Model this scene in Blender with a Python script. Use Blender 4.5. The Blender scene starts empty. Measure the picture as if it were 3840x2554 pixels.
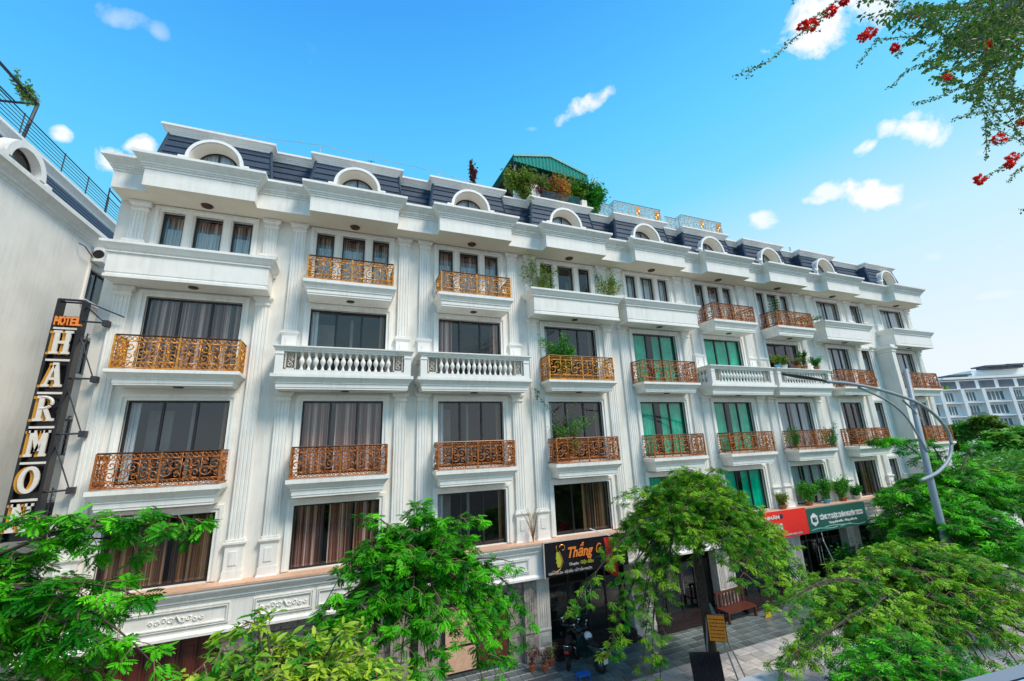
import bpy, bmesh, math, random
import numpy as np
from mathutils import Vector, Matrix
random.seed(7); rng = np.random.default_rng(7)
R_ = math.radians
sc = bpy.context.scene
COL = sc.collection
# ------------------------------------------------------------------ camera
H = 7.6                      # eye height: the photographer stands on a third-floor balcony
YW = 16.25                   # distance of the terrace's facade plane
FPX, YAW, PITCH, ROLL = 1553.83, R_(21.993), R_(14.412), R_(-2.299)
cw = Vector((math.sin(YAW)*math.cos(PITCH), math.cos(YAW)*math.cos(PITCH), math.sin(PITCH)))
cr0 = Vector((math.cos(YAW), -math.sin(YAW), 0)); cu0 = cr0.cross(cw)
CR = cr0*math.cos(ROLL) + cu0*math.sin(ROLL)
CU = -cr0*math.sin(ROLL) + cu0*math.cos(ROLL)
cam = bpy.data.cameras.new('camera'); camo = bpy.data.objects.new('camera', cam); COL.objects.link(camo)
cam.sensor_width = 36.0; cam.lens = FPX/3840*36.0; cam.clip_end = 3000; cam.clip_start = 0.05
m = Matrix.Identity(4)
for i, v in enumerate((CR, CU, -cw)):
    for j in range(3): m[j][i] = v[j]
m[2][3] = H
camo.matrix_world = m
sc.camera = camo
def ray(X, Y): return cw + CR*((X-1920)/FPX) - CU*((Y-1277)/FPX)      # photo pixel (3840 wide) -> direction
def at(x, y, Y):                                                     # overview pixel (2358 wide) -> world point at depth y=Y
    d = ray(x/.61406, y/.61406); t = Y/d.y
    return Vector((d.x*t, Y, d.z*t + H))
# ------------------------------------------------------------------ sky and sun
SUN_EL, SUN_AZ = R_(52), R_(145)          # azimuth clockwise from +y
sd = Vector((math.sin(SUN_AZ)*math.cos(SUN_EL), math.cos(SUN_AZ)*math.cos(SUN_EL), math.sin(SUN_EL)))
W = bpy.data.worlds.new('World'); sc.world = W; W.use_nodes = True
nt = W.node_tree; N = nt.nodes; L = nt.links; N.clear()
def nd(t, **k):
    n = N.new(t)
    for a, b in k.items(): setattr(n, a, b)
    return n
out = nd('ShaderNodeOutputWorld'); bg = nd('ShaderNodeBackground'); L.new(bg.outputs[0], out.inputs[0])
sky = nd('ShaderNodeTexSky', sky_type='NISHITA', sun_disc=False, sun_elevation=SUN_EL, sun_rotation=SUN_AZ)
tc = nd('ShaderNodeTexCoord'); sep = nd('ShaderNodeSeparateXYZ'); L.new(tc.outputs['Generated'], sep.inputs[0])
ramp = nd('ShaderNodeValToRGB')
def M(op, a, b=None, c=None, clamp=False):
    n = nd('ShaderNodeMath', operation=op, use_clamp=clamp)
    for i, v in enumerate((a, b, c)):
        if v is None: continue
        if isinstance(v, (int, float)): n.inputs[i].default_value = v
        else: L.new(v, n.inputs[i])
    return n.outputs[0]
# the haze end of the sky lies to the right (+x): tilt the gradient a little
grad = M('SUBTRACT', sep.outputs['Z'], M('MULTIPLY', sep.outputs['X'], 0.13))
L.new(grad, ramp.inputs[0])
st = [(0.0, (.82, .90, 1.0)), (.10, (.72, .88, 1.0)), (.25, (.56, .85, 1.0)), (.42, (.21, .71, 1.0)), (.54, (.13, .63, 1.0)), (.66, (.085, .51, 1.0)), (.78, (.055, .38, .95)), (1.0, (.04, .27, .85))]
el = ramp.color_ramp.elements
el[0].position, el[0].color = st[0][0], (*st[0][1], 1)
el[1].position, el[1].color = st[-1][0], (*st[-1][1], 1)
for p, c in st[1:-1]:
    e = el.new(p); e.color = (*c, 1)
skys = nd('ShaderNodeVectorMath', operation='SCALE'); skys.inputs[3].default_value = 0.10; L.new(sky.outputs[0], skys.inputs[0])
mixs = nd('ShaderNodeMixRGB'); mixs.inputs[0].default_value = 0.9
L.new(skys.outputs[0], mixs.inputs[1]); L.new(ramp.outputs[0], mixs.inputs[2])
# clouds: soft cumulus patches, each a noisy ellipse in sky direction
nz = nd('ShaderNodeTexNoise'); nz.inputs['Scale'].default_value = 14; nz.inputs['Detail'].default_value = 9; nz.inputs['Roughness'].default_value = .6; nz.inputs['Distortion'].default_value = .35
L.new(tc.outputs['Generated'], nz.inputs['Vector'])
cl = None
CLOUDS = [(1990, 447, 80, 36, 1, .15), (1905, 445, 45, 22, .8, 0), (1755, 505, 40, 22, .8, 0), (1878, 462, 36, 13, .8, 0), (2115, 302, 78, 36, 1, .25), (2045, 292, 30, 30, .9, 0),
          (1993, 340, 36, 22, .9, 0), (1900, 45, 140, 85, .95, -.3), (2010, 25, 90, 55, .8, 0), (1345, 240, 78, 24, .8, -.45), (1300, 272, 34, 17, .7, -.4), (290, 38, 60, 26, .5, .2), (365, 70, 20, 22, .35, 0),
          (330, 335, 50, 26, .95, 0), (255, 372, 44, 34, .9, 0), (138, 308, 30, 20, .9, 0), (2110, 478, 34, 15, .35, -.4), (2300, 678, 60, 10, .35, -.1), (715, 120, 26, 40, .14, 0), (2300, 570, 18, 8, .3, 0), (1225, 297, 20, 7, .4, 0), (2270, 350, 30, 10, .35, 0), (2150, 590, 25, 12, .4, 0)]
for (x, y, rx, ry, a, tilt) in CLOUDS:
    d = ray(x/.61406, y/.61406).normalized()
    e1 = (ray((x+8)/.61406, (y+8*tilt)/.61406).normalized() - d); s1 = e1.length/ (8*math.hypot(1, tilt)); e1.normalize()
    e2 = d.cross(e1).normalized()
    e2s = (ray((x)/.61406, (y+8)/.61406).normalized() - d).length/8
    vs = nd('ShaderNodeVectorMath', operation='SUBTRACT'); L.new(tc.outputs['Generated'], vs.inputs[0]); vs.inputs[1].default_value = d
    ds = []
    for e, s in ((e1, rx*s1), (e2, ry*e2s)):
        q = nd('ShaderNodeVectorMath', operation='DOT_PRODUCT'); L.new(vs.outputs[0], q.inputs[0]); q.inputs[1].default_value = e/s
        ds.append(q.outputs['Value'])
    r2 = M('ADD', M('MULTIPLY', ds[0], ds[0]), M('MULTIPLY', ds[1], ds[1]))
    # the sky behind the camera must not carry the same patch
    fr = nd('ShaderNodeVectorMath', operation='DOT_PRODUCT'); L.new(tc.outputs['Generated'], fr.inputs[0]); fr.inputs[1].default_value = d
    s = M('SUBTRACT', M('ADD', 1.0, M('MULTIPLY', M('SUBTRACT', nz.outputs['Fac'], .5), 6.0)), r2)
    s = M('MULTIPLY', s, 1.0 if a > .6 else .55, clamp=True)
    s = M('MULTIPLY', M('MULTIPLY', s, a), M('GREATER_THAN', fr.outputs['Value'], 0.5))
    cl = s if cl is None else M('MAXIMUM', cl, s)
mixc = nd('ShaderNodeMixRGB'); L.new(cl, mixc.inputs[0]); L.new(mixs.outputs[0], mixc.inputs[1]); mixc.inputs[2].default_value = (.95, .96, 1.0, 1)
L.new(mixc.outputs[0], bg.inputs[0]); bg.inputs[1].default_value = 1.0
sl = bpy.data.lights.new('sun', 'SUN'); so = bpy.data.objects.new('sun', sl); COL.objects.link(so)
sl.energy = 3.2; sl.angle = R_(18); sl.color = (1, .895, .755)
so.rotation_euler = sd.to_track_quat('Z', 'Y').to_euler()
sc.view_settings.view_transform = 'Standard'; sc.view_settings.look = 'None'
sc.view_settings.exposure = 0.14; sc.view_settings.gamma = 1; sc.view_settings.use_curve_mapping = False
sc.cycles.max_bounces = 6; sc.cycles.transparent_max_bounces = 12

# ------------------------------------------------------------------ materials
def mat(name, col, rough=.6, metal=0, var=0, scale=4, bump=0, bscale=40, dirt=None, spec=.5, transl=0, attr=None, obvar=0):
    mt = bpy.data.materials.new(name); mt.use_nodes = True
    nt = mt.node_tree; n = nt.nodes; l = nt.links; b = n['Principled BSDF']
    b.inputs['Base Color'].default_value = (*col, 1); b.inputs['Roughness'].default_value = rough; b.inputs['Metallic'].default_value = metal
    b.inputs['Specular IOR Level'].default_value = spec
    tco = n.new('ShaderNodeTexCoord'); cur = None
    if var:
        t = n.new('ShaderNodeTexNoise'); t.inputs['Scale'].default_value = scale; t.inputs['Detail'].default_value = 6; t.inputs['Roughness'].default_value = .65
        l.new(tco.outputs['Object'], t.inputs['Vector'])
        r = n.new('ShaderNodeMapRange'); r.inputs[1].default_value = .3; r.inputs[2].default_value = .7; r.inputs[3].default_value = 1-var; r.inputs[4].default_value = 1+var
        l.new(t.outputs['Fac'], r.inputs[0])
        v = n.new('ShaderNodeVectorMath'); v.operation = 'SCALE'; v.inputs[0].default_value = col; l.new(r.outputs[0], v.inputs[3]); cur = v.outputs[0]
    if obvar:
        oi = n.new('ShaderNodeObjectInfo'); r = n.new('ShaderNodeMapRange'); r.inputs[3].default_value = 1-obvar; r.inputs[4].default_value = 1+obvar; l.new(oi.outputs['Random'], r.inputs[0])
        v = n.new('ShaderNodeVectorMath'); v.operation = 'SCALE'; l.new(r.outputs[0], v.inputs[3])
        if cur: l.new(cur, v.inputs[0])
        else: v.inputs[0].default_value = col
        cur = v.outputs[0]
    if dirt:            # (colour, amount): vertical rain streaks and grime patches
        mp = n.new('ShaderNodeMapping'); mp.inputs['Scale'].default_value = (5, 5, .35); l.new(tco.outputs['Object'], mp.inputs[0])
        t = n.new('ShaderNodeTexNoise'); t.inputs['Scale'].default_value = 1.6; t.inputs['Detail'].default_value = 8; t.inputs['Roughness'].default_value = .7; l.new(mp.outputs[0], t.inputs[0])
        t2 = n.new('ShaderNodeTexNoise'); t2.inputs['Scale'].default_value = .7; t2.inputs['Detail'].default_value = 4; l.new(tco.outputs['Object'], t2.inputs[0])
        mm = n.new('ShaderNodeMath'); mm.operation = 'MULTIPLY'; l.new(t.outputs['Fac'], mm.inputs[0]); l.new(t2.outputs['Fac'], mm.inputs[1])
        r = n.new('ShaderNodeMapRange'); r.inputs[1].default_value = .22; r.inputs[2].default_value = .42; r.inputs[3].default_value = 0; r.inputs[4].default_value = dirt[1]; l.new(mm.outputs[0], r.inputs[0])
        mx = n.new('ShaderNodeMixRGB'); l.new(r.outputs[0], mx.inputs[0]); mx.inputs[2].default_value = (*dirt[0], 1)
        if cur: l.new(cur, mx.inputs[1])
        else: mx.inputs[1].default_value = (*col, 1)
        cur = mx.outputs[0]
    if attr:            # leaf tint stored on the mesh: 0 = base, 1 = second colour
        a = n.new('ShaderNodeAttribute'); a.attribute_name = 'tint'
        mx = n.new('ShaderNodeValToRGB'); l.new(a.outputs['Fac'], mx.inputs[0])
        e = mx.color_ramp.elements; e[0].color = (*col, 1); e[1].color = (*attr, 1); e[0].position = .1
        cur = mx.outputs[0]
    if cur: l.new(cur, b.inputs['Base Color'])
    if bump:
        t = n.new('ShaderNodeTexNoise'); t.inputs['Scale'].default_value = bscale; t.inputs['Detail'].default_value = 4; l.new(tco.outputs['Object'], t.inputs[0])
        bp = n.new('ShaderNodeBump'); bp.inputs['Strength'].default_value = bump; bp.inputs['Distance'].default_value = .02; l.new(t.outputs['Fac'], bp.inputs['Height']); l.new(bp.outputs[0], b.inputs['Normal'])
    if transl:
        tr = n.new('ShaderNodeBsdfTranslucent'); ms = n.new('ShaderNodeMixShader'); ms.inputs[0].default_value = transl
        if cur: l.new(cur, tr.inputs[0])
        else: tr.inputs[0].default_value = (*col, 1)
        l.new(b.outputs[0], ms.inputs[1]); l.new(tr.outputs[0], ms.inputs[2]); l.new(ms.outputs[0], n['Material Output'].inputs[0])
    return mt
def glass(name, tint, refl=1.0, tr=.75):
    mt = bpy.data.materials.new(name); mt.use_nodes = True; n = mt.node_tree.nodes; l = mt.node_tree.links; n.clear()
    o = n.new('ShaderNodeOutputMaterial'); t = n.new('ShaderNodeBsdfTransparent'); t.inputs[0].default_value = (*tint, 1)
    g = n.new('ShaderNodeBsdfGlossy'); g.inputs[0].default_value = (refl, refl, refl, 1); g.inputs['Roughness'].default_value = .03
    tcx = n.new('ShaderNodeTexCoord'); nz = n.new('ShaderNodeTexNoise'); nz.inputs['Scale'].default_value = 1.2; l.new(tcx.outputs['Object'], nz.inputs[0])
    bp = n.new('ShaderNodeBump'); bp.inputs['Strength'].default_value = .05; bp.inputs['Distance'].default_value = .05; l.new(nz.outputs[0], bp.inputs['Height']); l.new(bp.outputs[0], g.inputs['Normal'])
    f0 = n.new('ShaderNodeLayerWeight'); f0.inputs[0].default_value = .5; f = n.new('ShaderNodeMath'); f.operation = 'POWER'; f.inputs[1].default_value = 4.5; l.new(f0.outputs['Facing'], f.inputs[0]); mm = n.new('ShaderNodeMath'); mm.operation = 'MULTIPLY_ADD'; mm.inputs[1].default_value = .85; mm.inputs[2].default_value = .075; l.new(f.outputs[0], mm.inputs[0])
    mx = n.new('ShaderNodeMixShader'); l.new(mm.outputs[0], mx.inputs[0]); l.new(t.outputs[0], mx.inputs[1]); l.new(g.outputs[0], mx.inputs[2]); l.new(mx.outputs[0], o.inputs[0])
    return mt
def stripes(name, cols, scale, rough=.8):
    mt = bpy.data.materials.new(name); mt.use_nodes = True; n = mt.node_tree.nodes; l = mt.node_tree.links; b = n['Principled BSDF']; b.inputs['Roughness'].default_value = rough
    t = n.new('ShaderNodeTexCoord'); mp = n.new('ShaderNodeMapping'); mp.inputs['Scale'].default_value = (scale, 0.01, .02); l.new(t.outputs['Object'], mp.inputs[0])
    nz = n.new('ShaderNodeTexNoise'); nz.inputs['Scale'].default_value = 1; nz.inputs['Detail'].default_value = 3; nz.inputs['Roughness'].default_value = .8; l.new(mp.outputs[0], nz.inputs[0])
    r = n.new('ShaderNodeValToRGB'); l.new(nz.outputs['Fac'], r.inputs[0]); e = r.color_ramp.elements
    e[0].position = .40; e[0].color = (*cols[0], 1); e[1].position = .60; e[1].color = (*cols[-1], 1)
    for i, c in enumerate(cols[1:-1]): q = e.new(.45+.08*i); q.color = (*c, 1)
    l.new(r.outputs[0], b.inputs['Base Color']); return mt
MT = dict(
 plaster=mat('plaster', (.82, .785, .72), .75, var=.035, scale=2, bump=.08, bscale=60, dirt=((.48, .43, .35), .42)),
 molding=mat('molding', (.87, .85, .80), .6, var=.03, scale=3, bump=.05, bscale=50, dirt=((.44, .41, .35), .36)),
 soffit=mat('soffit', (.74, .67, .55), .8, var=.04, scale=2),  # beige stands in for bounced light under the cornice and inside dormers
 slate=mat('slate', (.042, .066, .105), .65, var=.2, scale=5, bump=.2, bscale=30, obvar=.08, spec=.3),
 stone=mat('stone', (.70, .43, .29), .5, var=.15, scale=6, bump=.1),
 gold=mat('gold', (.68, .29, .045), .36, metal=.35, var=.5, scale=7),  # yellow sky glow on the upper railings is put into this gold
 gold_dim=mat('gold_dim', (.45, .145, .03), .38, metal=.3, var=.5, scale=7),  # same railing metal, painted browner where the sky glow is weaker
 bronze=mat('bronze', (.10, .05, .03), .4, metal=.5),
 frame=mat('frame', (.018, .016, .018), .35),
 curtain=stripes('curtain', ((.06, .02, .018), (.27, .085, .06), (.42, .19, .14), (.85, .66, .58)), 10),
 curtain2=stripes('curtain_amber', ((.035, .015, .01), (.15, .06, .03), (.28, .14, .07), (.46, .30, .17)), 8),
 sheer=stripes('sheer', ((.42, .44, .48), (.6, .62, .66), (.8, .82, .85)), 20),
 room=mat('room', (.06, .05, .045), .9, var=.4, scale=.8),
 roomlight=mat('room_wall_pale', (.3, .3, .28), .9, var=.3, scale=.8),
 glass=glass('window_glass', (.80, .84, .84)),
 teal=glass('teal_glass', (.03, .74, .60), .9),
 tealback=mat('teal_blind', (.5, .85, .75), .7, var=.3, scale=1.2),
 granite=mat('granite', (.03, .018, .018), .2, var=.3, scale=25),
 wood=mat('dark_wood', (.10, .03, .018), .45, var=.45, scale=5),
 wood2=mat('red_wood', (.12, .03, .018), .4, var=.3, scale=5),
 rough_stone=mat('rough_stone', (.33, .29, .25), .9, var=.45, scale=7, bump=.8, bscale=14),
 marble=mat('marble', (.62, .58, .52), .4, var=.15, scale=3, dirt=((.3, .26, .22), .5)),
 leftwall=mat('left_wall', (.87, .85, .80), .8, var=.05, scale=.9, bump=.08, dirt=((.5, .47, .4), .35)),
 iron=mat('iron', (.035, .035, .045), .5),
 steel=mat('steel_paint', (.28, .33, .36), .45, var=.08, scale=8),
 black=mat('black_panel', (.012, .012, .016), .25, var=.2, scale=4),
 white=mat('white_paint', (.8, .8, .78), .5),
 menu=mat('menu_orange', (.95, .30, .02), .5, var=.1, scale=6),
 letter=mat('letter_white', (.72, .66, .60), .5, var=.08, scale=10),
 amber=mat('letter_amber', (.60, .27, .02), .4),
 orange=mat('letter_orange', (.85, .25, .04), .5),
 red=mat('banner_red', (.85, .025, .015), .55, var=.06, scale=3),
 redflag=mat('flag_red', (.80, .03, .02), .7, transl=.25),
 yellow=mat('yellow_print', (.9, .62, .02), .6),
 olive=mat('olive_print', (.42, .45, .04), .6),
 greensign=mat('banner_green', (.012, .115, .085), .5, var=.08, scale=3),
 seafoam=mat('print_seafoam', (.35, .72, .62), .6),
 greenroof=mat('green_sheet_metal', (.01, .27, .20), .4, var=.12, scale=4),
 bark=mat('bark', (.07, .05, .04), .9, var=.4, scale=9, bump=.8, bscale=20),
 twig=mat('twig', (.24, .16, .09), .9, var=.2),
 slab=mat('dark_paver', (.16, .19, .185), .33, var=.35, scale=3, bump=.2, bscale=25, obvar=.35),
 paver=mat('pale_paver', (.56, .52, .51), .5, var=.22, scale=3, bump=.2, bscale=25, obvar=.22),
 joint=mat('joint', (.13, .13, .12), .9, var=.2, scale=4),
 asphalt=mat('asphalt', (.06, .06, .06), .9, var=.2, scale=2, bump=.4),
 clay=mat('clay_pot', (.42, .13, .06), .7, var=.2, scale=7),
 whitepot=mat('white_pot', (.7, .68, .62), .6), bluepot=mat('blue_pot', (.15, .42, .6), .5),
 tyre=mat('tyre', (.015, .015, .015), .8), chrome=mat('chrome', (.6, .62, .65), .15, metal=1),
 scooter=mat('scooter_green', (.008, .035, .03), .18), scooter2=mat('scooter_black', (.012, .010, .010), .2),
 helmet=mat('helmet_white', (.75, .75, .76), .25), lampred=mat('tail_red', (.5, .01, .01), .2),
 blue=mat('blue_plastic', (.02, .16, .6), .4),
 farwall=mat('far_wall', (.84, .83, .79), .8, var=.05, scale=.3), farglass=mat('far_glass', (.10, .15, .17), .2, var=.4, scale=.5), farroof=mat('far_roof', (.12, .13, .15), .8, var=.3, scale=1),
 carpaint=mat('car_white', (.75, .76, .78), .15), awning=mat('awning_blue', (.45, .68, .78), .4), rim=mat('awning_rim', (.22, .25, .28), .5),
)
LEAF = dict(
 bright=mat('leaf_bright', (.008, .150, .004), .5, attr=(.13, .66, .012), transl=.14, spec=.18),  # dark base and bright second colour paint crown shade and light
 dark=mat('leaf_dark', (.010, .13, .010), .5, attr=(.05, .34, .015), transl=.25, spec=.3),
 mixed=mat('leaf_mixed', (.012, .19, .005), .5, attr=(.34, .62, .03), transl=.14, spec=.18),
 yellow=mat('leaf_yellow', (.03, .26, .008), .42, attr=(.50, .66, .04), transl=.3, spec=.4),
 vine=mat('leaf_vine', (.035, .13, .02), .5, attr=(.14, .26, .02), transl=.4),
 pot=mat('leaf_pot', (.025, .24, .012), .5, attr=(.14, .44, .03), transl=.3),
 pink=mat('leaf_pink', (.34, .13, .09), .6, attr=(.18, .30, .06), transl=.3),
 garden=mat('leaf_garden', (.06, .24, .015), .5, attr=(.34, .36, .05), transl=.3),
 fire=mat('leaf_orange', (.50, .17, .03), .5, attr=(.6, .42, .08), transl=.3),
 maroon=mat('leaf_maroon', (.11, .012, .02), .5, attr=(.22, .05, .03), transl=.3),
 petal=mat('petal_red', (.80, .012, .02), .5, attr=(.88, .14, .05), transl=.5),
 far=mat('leaf_far', (.08, .32, .03), .6, attr=(.28, .52, .05), transl=.25),
)
# ------------------------------------------------------------------ mesh helpers
class MB:
    def __init__(s): s.v = []; s.f = []; s.m = []
    def add(s, vs, fs, mi=0):
        o = len(s.v); s.v += [tuple(p) for p in vs]; s.f += [tuple(i+o for i in f) for f in fs]; s.m += [mi]*len(fs)
    def box(s, x0, x1, y0, y1, z0, z1, mi=0):
        s.add([(x0, y0, z0), (x1, y0, z0), (x1, y1, z0), (x0, y1, z0), (x0, y0, z1), (x1, y0, z1), (x1, y1, z1), (x0, y1, z1)],
              [(0, 3, 2, 1), (4, 5, 6, 7), (0, 1, 5, 4), (1, 2, 6, 5), (2, 3, 7, 6), (3, 0, 4, 7)], mi)
    def quad(s, a, b, c, d, mi=0): s.add([a, b, c, d], [(0, 1, 2, 3)], mi)
    def sweep(s, path, prof, cap_lo=True, cap_hi=True, back=None, mi=0, ends=False):
        """path: plan polyline travelling so that the outside is on its right; prof: list of (out, z)."""
        P = [Vector((p[0], p[1])) for p in path]; n = len(P); nr = []
        for i in range(n-1):
            d = (P[i+1]-P[i]).normalized(); nr.append(Vector((d.y, -d.x)))
        mit = []
        for i in range(n):
            if i == 0: mit.append(nr[0])
            elif i == n-1: mit.append(nr[-1])
            else:
                a = nr[i-1]+nr[i]; mit.append(a/(a.dot(nr[i])) if a.length > 1e-6 else nr[i])
        vs = []
        for (o, z) in prof:
            for i in range(n):
                q = P[i]+mit[i]*o; vs.append((q.x, q.y, z))
        fs = []
        k = len(prof)
        for j in range(k-1):
            for i in range(n-1):
                a = j*n+i; fs.append((a, a+1, a+1+n, a+n))
        s.add(vs, fs, mi)
        for do, j in ((cap_lo, 0), (cap_hi, k-1)):
            if do:
                ring = vs[j*n:(j+1)*n]
                bk = [] if back is None else [(ring[-1][0], back, ring[0][2]), (ring[0][0], back, ring[0][2])]
                r = ring+bk; s.add(r, [tuple(range(len(r)))], mi)
        if ends and back is not None:
            for i in (0, n-1):
                col = [vs[j*n+i] for j in range(k)]
                r = col+[(col[-1][0], back, col[-1][2]), (col[0][0], back, col[0][2])]
                s.add(r, [tuple(range(len(r)))], mi)
    def tube(s, pts, r, k=6, mi=0, caps=True):
        pts = [Vector(p) for p in pts]; n = len(pts)
        rs = r if hasattr(r, '__len__') else [r]*n
        up = Vector((0, 0, 1)); vs = []
        for i, p in enumerate(pts):
            d = (pts[min(i+1, n-1)]-pts[max(i-1, 0)])
            if d.length < 1e-9: d = Vector((0, 0, 1))
            d.normalize(); a = d.cross(up if abs(d.z) < .9 else Vector((1, 0, 0))).normalized(); b = d.cross(a)
            for j in range(k):
                t = 2*math.pi*j/k; q = p+(a*math.cos(t)+b*math.sin(t))*rs[i]; vs.append(q)
        fs = [(i*k+j, i*k+(j+1) % k, (i+1)*k+(j+1) % k, (i+1)*k+j) for i in range(n-1) for j in range(k)]
        if caps: fs += [tuple(range(k)), tuple(range((n-1)*k, n*k))]
        s.add(vs, fs, mi)
    def lathe(s, prof, cx=0, cy=0, k=10, mi=0, axis='z'):
        vs = []
        for r, z in prof:
            for j in range(k):
                t = 2*math.pi*j/k
                if axis == 'z': vs.append((cx+r*math.cos(t), cy+r*math.sin(t), z))
                elif axis == 'x': vs.append((z, cx+r*math.cos(t), cy+r*math.sin(t)))
                else: vs.append((cx+r*math.cos(t), z, cy+r*math.sin(t)))
        n = len(prof); fs = [(i*k+j, i*k+(j+1) % k, (i+1)*k+(j+1) % k, (i+1)*k+j) for i in range(n-1) for j in range(k)]
        fs += [tuple(range(k)), tuple(range((n-1)*k, n*k))]
        s.add(vs, fs, mi)
    def prism(s, poly, y0, y1, mi=0):      # poly in (x,z), extruded along y
        n = len(poly); vs = [(x, y0, z) for x, z in poly]+[(x, y1, z) for x, z in poly]
        fs = [tuple(range(n)), tuple(range(2*n-1, n-1, -1))]+[(i, (i+1) % n, (i+1) % n+n, i+n) for i in range(n)]
        s.add(vs, fs, mi)
    def ell(s, c, r, k=12, h=8, mi=0):
        vs = []
        for i in range(h+1):
            a = math.pi*i/h
            for j in range(k):
                t = 2*math.pi*j/k; vs.append((c[0]+r[0]*math.sin(a)*math.cos(t), c[1]+r[1]*math.sin(a)*math.sin(t), c[2]+r[2]*math.cos(a)))
        s.add(vs, [(i*k+j, i*k+(j+1) % k, (i+1)*k+(j+1) % k, (i+1)*k+j) for i in range(h) for j in range(k)], mi)
    def mesh(s, name, mats, smooth=False):
        me = bpy.data.meshes.new(name); me.from_pydata(s.v, [], s.f); me.update()
        for m_ in (mats if isinstance(mats, (list, tuple)) else [mats]): me.materials.append(m_)
        if any(s.m): me.polygons.foreach_set('material_index', s.m)
        bm = bmesh.new(); bm.from_mesh(me); bmesh.ops.remove_doubles(bm, verts=bm.verts, dist=1e-5); bmesh.ops.recalc_face_normals(bm, faces=bm.faces); bm.to_mesh(me); bm.free()
        if smooth: me.polygons.foreach_set('use_smooth', [True]*len(me.polygons))
        return me
    def build(s, name, mats, parent=None, smooth=False, loc=None):
        return link(name, s.mesh(name, mats, smooth), parent, loc)
def link(name, me, parent=None, loc=None):
    o = bpy.data.objects.new(name, me); COL.objects.link(o)
    if parent: o.parent = parent
    if loc is not None: o.location = loc
    return o
def tag(o, label=None, cat=None, group=None, kind=None):
    if label: o['label'] = label
    if cat: o['category'] = cat
    if group: o['group'] = group
    if kind: o['kind'] = kind
    return o
def thing(name, label, cat, loc=(0, 0, 0), group=None, rz=0):
    o = bpy.data.objects.new(name, None); COL.objects.link(o); o.location = loc; o.rotation_euler = (0, 0, rz); o.empty_display_size = .2
    return tag(o, label, cat, group)
def copy_tree(o, parent=None):
    c = o.copy(); COL.objects.link(c); c.parent = parent
    for ch in list(o.children): copy_tree(ch, c)
    return c
def text_mesh(txt, size, mat_, name='lettering', ext=.012, sx=1.0, shear=0, bold=0):
    cu = bpy.data.curves.new('t', 'FONT'); cu.body = txt; cu.size = size; cu.extrude = ext; cu.align_x = 'LEFT'; cu.shear = shear; cu.offset = bold; cu.resolution_u = 3
    o = bpy.data.objects.new('t', cu); COL.objects.link(o)
    me = bpy.data.meshes.new_from_object(o.evaluated_get(bpy.context.evaluated_depsgraph_get())); bpy.data.objects.remove(o); bpy.data.curves.remove(cu)
    me.name = name; me.materials.clear(); me.materials.append(mat_)
    n = len(me.vertices); co = np.empty(n*3, 'f'); me.vertices.foreach_get('co', co); co = co.reshape(-1, 3)
    q = np.stack([co[:, 0]*sx, -co[:, 2], co[:, 1]], 1); me.vertices.foreach_set('co', q.ravel()); me.update()
    return me, float(q[:, 0].min()), float(q[:, 0].max())
def put_text(txt, x0, x1, y, z, size, mat_, parent, **k):       # stretched to fill x0..x1, baseline z, on a plane facing -y
    me, a, b = text_mesh(txt, size, mat_, **k); s = (x1-x0)/(b-a)
    o = link('lettering', me, parent); o.scale = (s, 1, 1); o.location = (x0-a*s, y, z); return o
# ------------------------------------------------------------------ ground, pavement
mb = MB(); mb.quad((-400, -300, -.03), (900, -300, -.03), (900, 1000, -.03), (-400, 1000, -.03)); tag(mb.build('ground', MT['asphalt']), kind='structure')
mb = MB(); mb.box(-14, 40, 13.6, YW+.6, -.02, -.012); pav = tag(mb.build('pavement', MT['joint']), kind='structure')
mb = MB(); mb.box(-14, 40, 7.5, 13.596, -.02, -.012); plz = tag(mb.build('plaza_paving', MT['joint']), kind='structure')
mb = MB(); mb.box(-14, 60, 7.2, 7.5, -.03, .0); tag(mb.build('kerb', MT['marble']), kind='structure')
def pavers(parent, x0, x1, y0, y1, w, d, material, near, seed):
    r = random.Random(seed); cells = []
    ny = int(round((y1-y0)/d))
    for j in range(ny):
        x = x0 - r.random()*w*.6
        while x < x1:
            ww = w*r.choice((1, 1, .7, 1.35)) if seed == 2 else w
            cells.append((x, y0+j*d, ww-.014, d-.014)); x += ww
    cells = [c for c in cells if c[0] > x0-.5]
    cells.sort(key=lambda c: (c[0]-near[0])**2*.35+(c[1]-near[1])**2)
    cache = {}; rest = MB()
    def slab(b, w_, d_, x=0, y=0, z=0):
        e = .012; b.add([(x, y, z), (x+w_, y, z), (x+w_, y+d_, z), (x, y+d_, z), (x+e, y+e, z+.012), (x+w_-e, y+e, z+.012), (x+w_-e, y+d_-e, z+.012), (x+e, y+d_-e, z+.012)], [(0, 1, 5, 4), (1, 2, 6, 5), (2, 3, 7, 6), (3, 0, 4, 7), (4, 5, 6, 7)])
    for i, (x, y, w_, d_) in enumerate(cells):
        if i < 290:
            k = (round(w_, 3), round(d_, 3))
            if k not in cache: b = MB(); slab(b, w_, d_); cache[k] = b.mesh('paver', material)
            o = link('paver', cache[k], parent, (x, y, -.012+r.random()*.004)); o.rotation_euler = (r.uniform(-.004, .004), r.uniform(-.004, .004), 0)
        else: slab(rest, w_, d_, x, y, -.012)
    if rest.v: tag(rest.build('paver_field', material, parent), kind='stuff')
pavers(pav, -6, 34, 13.6, YW+.4, .42, .38, MT['slab'], (11, 15), 1)
pavers(plz, 2, 34, 7.6, 13.6, .62, .40, MT['paver'], (14, 12.5), 2)
dr = thing('drain_cover', 'rusty square drain cover set in the pale paving', 'drain cover', (15.8, 12.55, .006))
mb = MB(); mb.box(-.27, .27, -.22, .22, 0, .012); mb.build('frame', MT['clay'], dr)
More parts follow.
